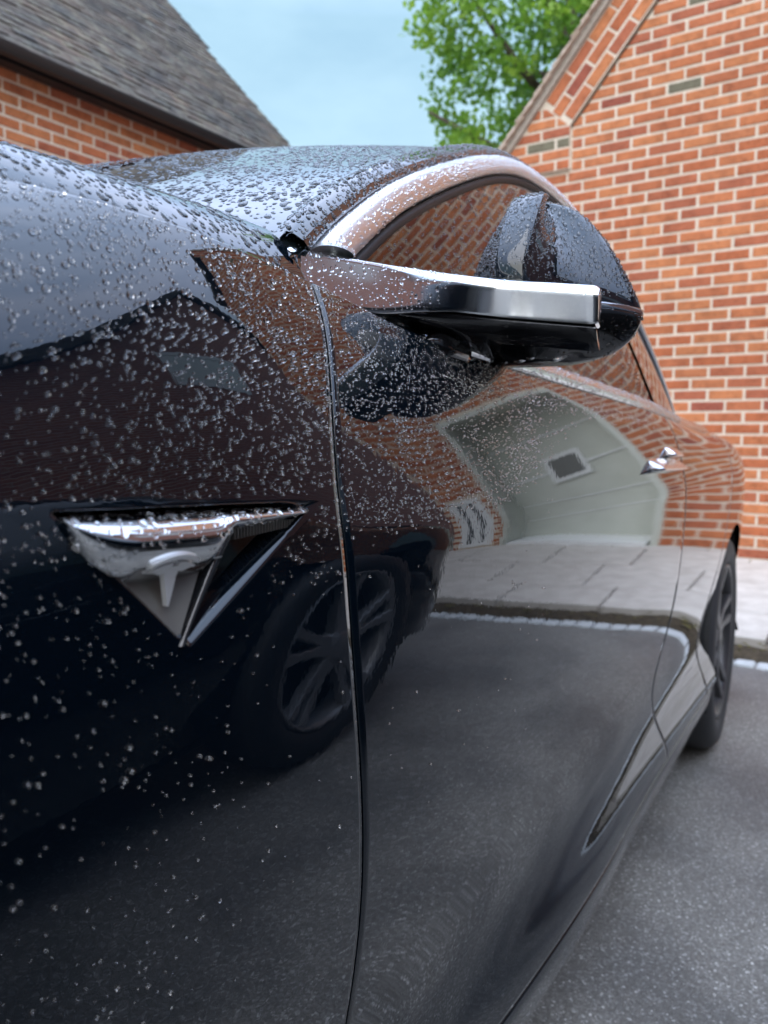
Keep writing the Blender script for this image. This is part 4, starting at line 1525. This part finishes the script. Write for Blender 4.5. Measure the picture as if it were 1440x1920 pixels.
arm = sweep_arm('mirror_arm', arm_section, .12, M['arm_chrome'], ((.0030, .97), (.0052, .86), (.0056, .5)))
sweep_arm('arm_underside', under_section, .2, M['gloss_black'], ((.0020, .98), (.0040, .9), (.0044, .5)))

def slice_loft(name, zs, outline, mat, parent, n=64, close_top=True, close_bottom=True):
    v = []
    for z in zs:
        pts = outline(z)
        v += [(p[0], p[1], z) for p in pts]
        m = len(pts)
    f = grid_faces(len(zs), m, closed=True)
    if close_top: f.append(tuple((len(zs) - 1) * m + k for k in range(m)))
    if close_bottom: f.append(tuple(m - 1 - k for k in range(m)))
    return link(name, v, f, mat, parent, smooth=True)
def bspline_closed(ctrl, per=10):
    c = [np.array(p, float) for p in ctrl]; n = len(c); out = []
    for i in range(n):
        a, b, d, e = c[i - 1], c[i], c[(i + 1) % n], c[(i + 2) % n]
        for k in range(per):
            t = k / per
            out.append(((1 - t) ** 3 * a + (3 * t ** 3 - 6 * t * t + 4) * b + (-3 * t ** 3 + 3 * t * t + 3 * t + 1) * d + t ** 3 * e) / 6)
    return out
xo = pch([1.010, 1.020, 1.045, 1.083, 1.105, 1.118, 1.1235, 1.126], [-.147, -.148, -.160, -.181, -.199, -.215, -.229, -.240])
xi = pch([1.010, 1.030, 1.060, 1.090, 1.108, 1.119, 1.126], [-.316, -.316, -.308, -.295, -.281, -.264, -.250])
yr = pch([1.010, 1.030, 1.050, 1.080, 1.104, 1.117, 1.1235, 1.126], [.630, .608, .609, .624, .644, .660, .674, .684])
def cap_outline(z):
    a, b, y = float(xo(z)), float(xi(z)), float(yr(z))
    r = -.234 - .004 * (z - 1.03) / .08
    bk = .715
    k = min(1.0, max(0.0, (1.1265 - z) / .03))
    r = r * k + (1 - k) * (a + b) / 2
    return bspline_closed([(b, bk), (b - .002, bk - .012), (b + .010, bk - .035), (r - .024, y + .022), (r - .0135, y - .001), (r - .0115, y - .003), (r + .0115, y - .004), (r + .0135, y - .002), (r + .020, y + .014),
                           (a - .040, y + .046), (a - .008, bk - .025), (a + .002, bk - .008), (a, bk)], 6)
zs = list(np.linspace(1.012, 1.028, 5, endpoint=False)) + list(np.linspace(1.028, 1.11, 26, endpoint=False)) + list(np.linspace(1.11, 1.1258, 14))
CG = np.array([[(p[0], p[1], z) for p in cap_outline(z)] for z in zs])
for it in range(26):
    C2 = CG.copy()
    C2[1:-1] = .5 * CG[1:-1] + .25 * (CG[2:] + CG[:-2])
    fr_ = (CG[..., 1] < .705)[..., None]
    lat = .5 * CG + .25 * (np.roll(CG, 1, 1) + np.roll(CG, -1, 1))
    wz = np.clip((CG[..., 2:3] - 1.075) / .03, .30, 1)
    CG = np.where(fr_, C2 * (1 - .6 * wz) + lat * .6 * wz, C2)
tc_ = CG[-1].mean(0)
rings_ = [tc_ + (CG[-1] - tc_) * np.array([k, k, 1]) + np.array([0, 0, dz]) for k, dz in ((.82, .0012), (.55, .0022), (.25, .0028))]
CG = np.concatenate([CG, np.array(rings_)], 0)
mC = CG.shape[1]
cap = link('mirror_cap', CG.reshape(-1, 3), grid_faces(CG.shape[0], mC, closed=True) + [tuple((CG.shape[0] - 1) * mC + k for k in range(mC)), tuple(mC - 1 - k for k in range(mC))], M['paint'], wm, smooth=True)
lo_o = pch([.976, .979, .985, .995, 1.010, 1.018], [-.205, -.188, -.170, -.157, -.149, -.1475])
def low_outline(z):
    a = float(lo_o(z)); k = float(sstep(.976, 1.0, z))
    b = -.285 - .025 * k
    y0 = .655 - .035 * k
    return bspline_closed([(b, .716), (b - .002, .700), (b + .004, y0 + .03), (b + .03, y0 + .004), (-.235, y0), (-.205, y0 + .006), (a - .022, y0 + .030), (a - .003, .690), (a + .001, .704), (a, .716)], 6)
low = slice_loft('mirror_lower_shell', [.976, .9768, .979, .983, .988, .994, 1.0, 1.006, 1.011, 1.0145, 1.0165], low_outline, M['gloss_black'], wm)
rim_v = []
ol = low_outline(1.0165)
m = len(ol); cen = np.mean(np.array(ol), 0)
for (s, z) in ((1.0, 1.0160), (1.006, 1.0175), (1.004, 1.0200), (.985, 1.0212), (.95, 1.0205)):
    rim_v += [(cen[0] + (p[0] - cen[0]) * s, cen[1] + (p[1] - cen[1]) * s, z) for p in ol]
link('mirror_edge_trim', rim_v, grid_faces(5, m, closed=True), M['dark_chrome'], wm, smooth=True)
mb = MB().box(-.285, -.205, .7165, .7185, 1.0, 1.085); mb.build('mirror_glass', M['mirror'], wm)
# ---- wheels
def make_wheel(cx, cy_, cz, side, parent, rim='rim'):
    """side = +1: outer face towards +X"""
    w = empty('wheel', (cx, cy_, cz)); w.parent = parent
    if rim == 'rim_pale': w.scale = (1.0, 1.12, 1.12); w.location.z = cz * 1.12
    s = side
    tp = [(-.20 * s, .235), (-.225 * s, .27), (-.222 * s, .305), (-.205 * s, .326), (-.18 * s, .334), (-.11 * s, .336), (-.04 * s, .334), (-.016 * s, .326), (.0, .305), (.004 * s, .275), (-.004 * s, .245), (-.016 * s, .233)]
    link('tyre', *(lambda b: (b.v, b.f))(MB().lathe_x(tp, 0, 0, 0, 64)), M['tyre'], w, smooth=True)
    rp = [(-.016 * s, .236), (-.004 * s, .234), (-.006 * s, .226), (-.03 * s, .218), (-.17 * s, .212)]
    link('rim', *(lambda b: (b.v, b.f))(MB().lathe_x(rp, 0, 0, 0, 64)), M[rim], w, smooth=True)
    dk = [(-.09 * s, .0), (-.09 * s, .205)]
    link('brake_disc', *(lambda b: (b.v, b.f))(MB().lathe_x(dk, 0, 0, 0, 40)), M['underside'], w)
    hb = [(-.012 * s, .0), (-.012 * s, .03), (-.02 * s, .055), (-.06 * s, .06)]
    link('hub', *(lambda b: (b.v, b.f))(MB().lathe_x(hb, 0, 0, 0, 32)), M[rim], w, smooth=True)
    me = None
    for k in range(10):
        t = 2 * math.pi * (k // 2) / 5 + (.17 if k % 2 else -.17)
        if me is None:
            v = []
            for (r_, hw, x1, x2) in ((.035, .022, -.016, -.06), (.09, .016, -.022, -.06), (.15, .013, -.020, -.055), (.222, .017, -.008, -.04)):
                v += [(x1 * s, -hw, r_), (x1 * s, hw, r_), (x2 * s, hw, r_), (x2 * s, -hw, r_)]
            f = grid_faces(4, 4, closed=True)
            o = link('spoke', v, f, M[rim], w); bevel(o, .004, 1); me = o
        else:
            o = me.copy(); col.objects.link(o)
        o.rotation_euler = (t + (.0 if k % 2 else .0), 0, 0)
    return w
for yy in (-.375, 2.55):
    make_wheel(-.246, yy, .336, 1, car)
    make_wheel(2 * XC + .243, yy, .336, -1, car)

# ---- cabin
MB().box(2 * XC + .42, -.40, .10, .70, .55, .955).build('dashboard', M['trim'], car)
def seat(name, x):
    s = empty(name, (x, 1.25, .26)); s.parent = car
    mb = MB().box(-.25, .25, -.30, .24, .10, .30); o = mb.build('seat_cushion', M['seat'], s); bevel(o, .05, 3)
    v = []
    for (y, z, hw, t) in ((.16, .28, .23, .10), (.20, .48, .25, .11), (.27, .70, .23, .09), (.32, .82, .17, .07)):
        v += [(-hw, y - t, z), (hw, y - t, z), (hw, y + t, z), (-hw, y + t, z)]
    o = link('backrest', v, grid_faces(4, 4, closed=True) + [(3, 2, 1, 0), (12, 13, 14, 15)], M['seat'], s); bevel(o, .04, 3)
    mb = MB().box(-.13, .13, .27, .37, .86, 1.04); o = mb.build('headrest', M['seat'], s); bevel(o, .04, 3)
    mb = MB().tube([(-.06, .32, .80), (-.06, .32, .88)], .008, 8).tube([(.06, .32, .80), (.06, .32, .88)], .008, 8); mb.build('headrest_post', M['rim'], s)
seat('front_seat', -.80)
seat('front_seat', 2 * XC + .80)
o = MB().box(2 * XC + .55, -.55, 2.02, 2.35, .40, 1.05).build('rear_bench', M['seat'], car); bevel(o, .05, 3)
wv = []   # steering wheel
for i in range(40):
    t = 2 * math.pi * i / 40
    for k in range(8):
        p = 2 * math.pi * k / 8
        r_ = .17 + .015 * math.cos(p)
        wv.append((-.80 + r_ * math.cos(t), .80 + .015 * math.sin(p) - .25 * r_ * math.sin(t), .90 + r_ * math.sin(t) * .97))
f = []
for i in range(40):
    for k in range(8):
        f.append((i * 8 + k, ((i + 1) % 40) * 8 + k, ((i + 1) % 40) * 8 + (k + 1) % 8, i * 8 + (k + 1) % 8))
link('steering_wheel', wv, f, M['trim'], car, smooth=True)
MB().box(-.335, -.30, .46, 2.4, .35, .952).build('door_lining', M['trim'], car)

# ---- the far side of the body mirrors the near side
wm2 = empty('wing_mirror', (2 * XC, 0, 0)); wm2.parent = car; wm2.scale = (-1, 1, 1)
for src in [o for o in list(col.objects) if o.parent == wm]:
    o = src.copy(); col.objects.link(o); o.parent = wm2
for src in (fender, door, rdoor, quart, trim, pillar, belt):
    o = src.copy(); col.objects.link(o)
    o.parent = car
    o.scale = (-1, 1, 1); o.location = (2 * XC, 0, 0)
for src in [o for o in list(col.objects) if o.parent == car and o.name.startswith(('side_window', 'door_pillar', 'door_lining', 'arch_liner', 'sill', 'window_seal'))]:
    o = src.copy(); col.objects.link(o)
    o.parent = car
    o.scale = (-1, 1, 1); o.location = (2 * XC, 0, 0)

# ================================================================ the car parked alongside (seen mirrored in the flank)
ncar = empty('car', (1.50, -.19, gz(-.19)), (-TILT, 0, math.pi))
tag(ncar, 'dark car parked alongside, mirrored in the black flank', 'car')
st = [(-2.75, .60, .45, .66, .70), (-2.62, .78, .30, .80, .84), (-2.2, .87, .24, .93, .98), (-1.3, .89, .22, 1.0, 1.09), (-.9, .895, .20, .98, 1.30), (-.3, .90, .20, .99, 1.47), (.5, .90, .20, 1.0, 1.49), (1.0, .89, .22, 1.0, 1.44), (1.35, .86, .28, 1.0, 1.25), (1.50, .78, .40, .96, 1.0)]
fy = np.array([s[0] for s in st])
fw_, fb_, fsh, ftp = (spl(fy, [s[i] for s in st]) for i in (1, 2, 3, 4))
rows = []
for y in np.linspace(-2.75, 1.50, 80):
    hw, zb, zs_, zt = float(fw_(y)), float(fb_(y)), float(fsh(y)), float(ftp(y))
    half = [(hw * .80, zb), (hw * .95, zb + .05), (hw * .985, zb + (zs_ - zb) * .35), (hw, zb + (zs_ - zb) * .68), (hw * .985, zs_ - .05), (hw * .95, zs_)]
    top_w = hw * (.95 - .30 * min(1, max(0, (zt - zs_) / .45)))
    half += [(hw * .95 - (hw * .95 - top_w) * k, zs_ + (zt - .06 - zs_) * k) for k in (.33, .66, 1.0)]
    half += [(top_w * .9, zt - .02), (top_w * .5, zt), (0, zt)]
    sec = half + [(-a, b) for a, b in half[-2::-1]]
    rows.append([(a, y, b) for a, b in sec])
n_ = len(rows[0])
nv_ = np.array([p for r_ in rows for p in r_])
nf_ = np.array(grid_faces(80, n_, flip=True))
c_ = nv_[nf_].mean(1)
hit = np.zeros(len(nf_), bool)
for ay in (-1.85, .70):
    hit |= (np.hypot(c_[:, 1] - ay, c_[:, 2] - .32) < .42) & (np.abs(c_[:, 0]) > .6)
win = (c_[:, 2] > fsh(c_[:, 1]) + .03) & (c_[:, 2] < ftp(c_[:, 1]) - .09) & (np.abs(c_[:, 0]) > .35) & (c_[:, 1] > -.95) & (c_[:, 1] < 1.2)
keepf = [tuple(f) for f, h, w in zip(nf_, hit, win) if not h and not w]
nbody = link('body', nv_, keepf + [tuple(range(n_)), tuple(range(len(nv_) - 1, len(nv_) - n_ - 1, -1))], M['paint'], ncar, smooth=True)
link('side_window', nv_, [tuple(f) for f, w in zip(nf_, win) if w], M['screen'], ncar, smooth=True)
MB().box(-.80, .80, -2.4, 1.3, .22, .95).box(-.6, .6, -2.4, 1.3, .23, .94).build('inner_body', M['underside'], ncar)
for ay in (-1.85, .70):
    make_wheel(-.905, ay, .336, -1, ncar, 'rim_pale'); make_wheel(.905, ay, .336, 1, ncar, 'rim_pale')

# ================================================================ rain on the near car
def bead(seg=9, over=0.0):
    """unit bead standing on z = 0: over > 0 lets it bulge beyond its footprint"""
    lat = np.linspace(-over, math.pi / 2, 5)[:-1]
    v = []
    for t in lat:
        for k in range(seg):
            a = 2 * math.pi * k / seg
            v.append((math.cos(t) * math.cos(a), math.cos(t) * math.sin(a), math.sin(t) + math.sin(over)))
    v.append((0, 0, 1 + math.sin(over)))
    f = []
    for i in range(3):
        for k in range(seg):
            a, b, c, d = i * seg + k, i * seg + (k + 1) % seg, (i + 1) * seg + (k + 1) % seg, (i + 1) * seg + k
            f += [(a, b, c), (a, c, d)]
    f += [(3 * seg + k, 3 * seg + (k + 1) % seg, 4 * seg) for k in range(seg)]
    return np.array(v), np.array(f)
DV, DF = bead(10, 0.0)
DVB, _ = bead(10, 0.85)
def scatter(o, dens_fn, size_fn, rs, flat=.5, maxn=16000, elong=.25, sag=.25, flip=1, round_=False):
    """rain beads on the faces of o (car coordinates); dens_fn(c, n) = drops per square metre"""
    me = o.data
    co = np.empty(len(me.vertices) * 3); me.vertices.foreach_get('co', co); co = co.reshape(-1, 3)
    me.calc_loop_triangles()
    tri_ = np.empty(len(me.loop_triangles) * 3, int); me.loop_triangles.foreach_get('vertices', tri_); tri_ = tri_.reshape(-1, 3)
    A, B, C_ = co[tri_[:, 0]], co[tri_[:, 1]], co[tri_[:, 2]]
    nrm = np.cross(B - A, C_ - A)
    ln = np.linalg.norm(nrm, axis=1)
    ar = ln * .5
    nrm = nrm / (ln[:, None] + 1e-12)
    c = (A + B + C_) / 3
    if flip: nrm *= np.sign((nrm * (c - np.array([XC, 1.1, .55]))).sum(1, keepdims=True) + 1e-9)
    ex_ = ar * dens_fn(c, nrm)
    tot = ex_.sum()
    n = min(int(tot), maxn)
    if n <= 0: return np.zeros((0, len(DV), 3))
    idx = rs.choice(len(ar), n, p=ex_ / tot)
    r1, r2 = np.sqrt(rs.random(n)), rs.random(n)
    P_ = A[idx] * (1 - r1)[:, None] + B[idx] * (r1 * (1 - r2))[:, None] + C_[idx] * (r1 * r2)[:, None]
    Nn = nrm[idx]; S = size_fn(P_, rs)
    keep = np.ones(n, bool)
    cell = max(.002, float(S.max()) * 2.0); H_ = {}
    K = np.floor(P_ / cell).astype(int)
    for i in np.argsort(-S):
        kx, ky, kz = K[i]; p = P_[i]; s0 = S[i]; ok = True
        for dx in (-1, 0, 1):
            for dy in (-1, 0, 1):
                for dz in (-1, 0, 1):
                    for (q, sq) in H_.get((kx + dx, ky + dy, kz + dz), ()):
                        if (p[0] - q[0]) ** 2 + (p[1] - q[1]) ** 2 + (p[2] - q[2]) ** 2 < (1.05 * (s0 + sq)) ** 2: ok = False; break
                    if not ok: break
                if not ok: break
            if not ok: break
        if ok: H_.setdefault((kx, ky, kz), []).append((p, s0))
        else: keep[i] = False
    P_, Nn, S = P_[keep], Nn[keep], S[keep]
    n = len(P_)
    T = np.array([0, 0, -1.0]) - Nn * (-Nn[:, 2:3])
    tl = np.linalg.norm(T, axis=1)
    rnd = rs.normal(0, 1, (n, 3)); rnd -= Nn * (rnd * Nn).sum(1, keepdims=True)
    T = np.where((tl < .25)[:, None], rnd, T); T /= np.linalg.norm(T, axis=1, keepdims=True)
    Bd = np.cross(Nn, T)
    slope = np.sqrt(np.clip(1 - Nn[:, 2] ** 2, 0, 1))[:, None]
    D = DVB if round_ else DV
    el = (1 + elong * rs.random(n) + np.where(S > .0018, .35 * rs.random(n), 0))[:, None]
    ang = np.arctan2(D[:, 1], D[:, 0])[None, :]
    am = np.clip(S / .0018, .08, 1.4)[:, None] * (.45 if round_ else 1)
    irr = 1 + (.09 * np.sin(2 * ang + rs.random((n, 1)) * 6.28) + .07 * np.sin(3 * ang + rs.random((n, 1)) * 6.28)) * am
    h = flat * (.85 + .3 * rs.random((n, 1))) * np.where((Nn[:, 2:3] > .35) & round_, .48, 1)
    el = np.where(Nn[:, 2:3] > .35, el + .5 * rs.random((n, 1)), el)
    lx = D[None, :, 0] * irr * el
    ly = D[None, :, 1] * irr * (1 + .12 * slope * D[None, :, 0])
    lz = D[None, :, 2] * h * (1 + sag * slope * D[None, :, 0]) - .05
    return P_[:, None, :] + S[:, None, None] * (lx[..., None] * T[:, None, :] + ly[..., None] * Bd[:, None, :] + lz[..., None] * Nn[:, None, :])

drops_v = []
def rain_on(o, dens_fn, size_fn, seed, **kw):
    W_ = scatter(o, dens_fn, size_fn, np.random.default_rng(seed), **kw)
    drops_v.append(W_)
    return len(W_)
def sizes(lo, mid, hi, p_big=.12):
    def f(P_, rs):
        n = len(P_)
        s = np.exp(rs.normal(math.log(mid), .38, n))
        big = rs.random(n) < p_big
        s[big] *= rs.uniform(1.3, 1.9, big.sum())
        return np.clip(s, lo, hi)
    return f
def wing_sizes(P_, rs):
    s = sizes(.00026, .00048, .0012)(P_, rs)
    up = sstep(.915, .965, P_[:, 2])          # larger, flatter drops where the wing turns over
    return s * (1 + 0.3 * up)
def patchy(c, sc_=38.0, lo=.45):
    q = np.sin(c[:, 0] * sc_ + 3 * np.sin(c[:, 1] * 21)) * np.sin(c[:, 1] * sc_ * .9 + 2 * np.sin(c[:, 2] * 25)) * np.sin(c[:, 2] * sc_ * 1.1 + 1.7)
    return np.clip(.75 + .6 * q, lo, 1.5)
def d_hood(c, n):
    m = ~((c[:, 1] > .385) & (c[:, 0] > -.345)) & (c[:, 1] > -.05) & (c[:, 0] > -1.0) & (n[:, 2] > .3)
    return m * 80000 * patchy(c) * np.where(c[:, 1] < .1, .7, 1)
def d_fender(c, n):
    m = (c[:, 1] > .03) & (c[:, 2] > .52)
    inpk = tri_inside(c[:, 1], c[:, 2], PK) > -.004
    top = sstep(.90, .97, c[:, 2])
    low = sstep(.78, .90, c[:, 2])
    fwd = 1 - .95 * sstep(.20, .32, c[:, 1]) * (1 - sstep(.80, .86, c[:, 2]))
    d = 19000 + 90000 * low + 45000 * top
    d = d * np.where(c[:, 2] < .66, .02 + .98 * sstep(.59, .70, c[:, 2]), 1)
    return np.where(m & ~inpk & (n[:, 0] > .05), d * fwd * patchy(c), 0)
def d_door(c, n):
    y, z = c[:, 1], c[:, 2]
    lim = .835 + .10 * sstep(.55, 1.0, y)
    m = (y < 1.45) & (n[:, 0] > .2)
    d = 130000 * sstep(0, .018, z - lim) * (1 - .92 * sstep(.60, .86, y)) + 70000 * sstep(.935, .955, z) * (1 - .5 * sstep(.9, 1.4, y))
    d += 700 * (z > .62) * (z < .86) * (y < .75)
    return np.where(m, d * patchy(c), 0)
def d_screen(c, n):
    m = (c[:, 1] > .30) & (c[:, 0] > -1.15) & (n[:, 2] > .1)
    return m * (44000 * (1 - .72 * sstep(-.46, -.62, c[:, 0]) * (c[:, 1] < .85)) ) * patchy(c, 24)
def d_roof(c, n):
    m = (c[:, 1] < 1.75) & (c[:, 0] > -1.1) & (n[:, 2] > .05)
    return m * 24000. * patchy(c, 24)
def d_trim(c, n):
    return np.where((c[:, 1] < 1.75) & (n[:, 0] > .0), 45000 + 90000 * sstep(.70, .95, c[:, 1]), 0)
def d_pillar(c, n):
    return np.where((c[:, 1] < 1.75), 70000., 0)
def d_cap(c, n):
    return np.where((c[:, 1] < .712) & (c[:, 2] > 1.03), 120000., 0)
def d_arm(c, n):
    return np.where(c[:, 0] < -.262, 60000., 9000.) * (n[:, 2] > -.2)
def d_low(c, n):
    return np.where((c[:, 1] < .712) & (c[:, 0] > -.215), 17000., 2500.)
def d_belt(c, n):
    return np.where((c[:, 1] < 1.9), 70000., 0)
def d_glass(c, n):
    return np.where((c[:, 1] < 1.5), 26000. * (.5 + sstep(.5, .9, c[:, 1])), 0)
def d_blade(c, n):
    return np.where((np.abs(c[:, 1] - .2305) < .020) & (c[:, 2] < .851), 0, np.where(c[:, 2] > .843, 70000., 9000.))
panes = [o for o in col.objects if o.name == 'side_window' and o.parent == car]
cnt = []
cnt.append(rain_on(hood, d_hood, sizes(.0005, .0010, .0026), 1, flat=.42, elong=.6, sag=.1))
cnt.append(rain_on(fender, d_fender, wing_sizes, 2, flat=.95, elong=.06, round_=True))
cnt.append(rain_on(door, d_door, sizes(.00022, .00042, .0009), 3, flat=.95, elong=.12, round_=True))
cnt.append(rain_on(screen, d_screen, sizes(.0006, .0013, .0036), 4, flat=.40, elong=.7, sag=.1))
cnt.append(rain_on(roof, d_roof, sizes(.0008, .0017, .0040), 5, flat=.40, elong=.6, sag=.1))
cnt.append(rain_on(trim, d_trim, sizes(.0004, .0008, .0018), 6, flat=.8))
cnt.append(rain_on(pillar, d_pillar, sizes(.0005, .0010, .0020), 7, flat=.7))
cnt.append(rain_on(cap, d_cap, sizes(.0004, .0008, .0018), 8, flat=.8, flip=0))
cnt.append(rain_on(arm, d_arm, sizes(.0004, .0008, .0020), 9, flat=.6, flip=0))
cnt.append(rain_on(low, d_low, sizes(.0005, .0009, .0020), 10, flat=.8, flip=0))
cnt.append(rain_on(belt, d_belt, sizes(.0004, .0008, .0018), 11, flat=.8))
cnt.append(rain_on(panes[0], d_glass, sizes(.0003, .0006, .0013), 12, flat=.8))
cnt.append(rain_on(blade, d_blade, sizes(.0004, .0008, .0017), 13, flat=.8))
hang = [np.array([hx, hy, hz]) + DV * np.array([hr * 1.25, hr, -hr * .55]) for (hx, hy, hz, hr) in ((-.244, .662, .9768, .0048), (-.214, .668, .9770, .0052), (-.231, .654, .9772, .0034), (-.262, .672, .9768, .0030))]
drops_v.append(np.array(hang))
print('drops', cnt)
AV = np.concatenate(drops_v, 0)
nd, nvd = AV.shape[:2]
FT = (DF[None] + (np.arange(nd) * nvd)[:, None, None]).reshape(-1, 3)
me = bpy.data.meshes.new('rain_droplets')
me.vertices.add(nd * nvd); me.vertices.foreach_set('co', AV.reshape(-1).astype(np.float32))
me.loops.add(FT.size); me.loops.foreach_set('vertex_index', FT.reshape(-1).astype(np.int32))
me.polygons.add(len(FT)); me.polygons.foreach_set('loop_start', (np.arange(len(FT)) * 3).astype(np.int32))
me.polygons.foreach_set('use_smooth', np.ones(len(FT), bool))
me.materials.append(M['water']); me.update(calc_edges=True)
rain = bpy.data.objects.new('rain_droplets', me); col.objects.link(rain); rain.parent = car
rain['kind'] = 'stuff'

for o in bpy.data.objects:
    if '_b' in o: del o['_b']
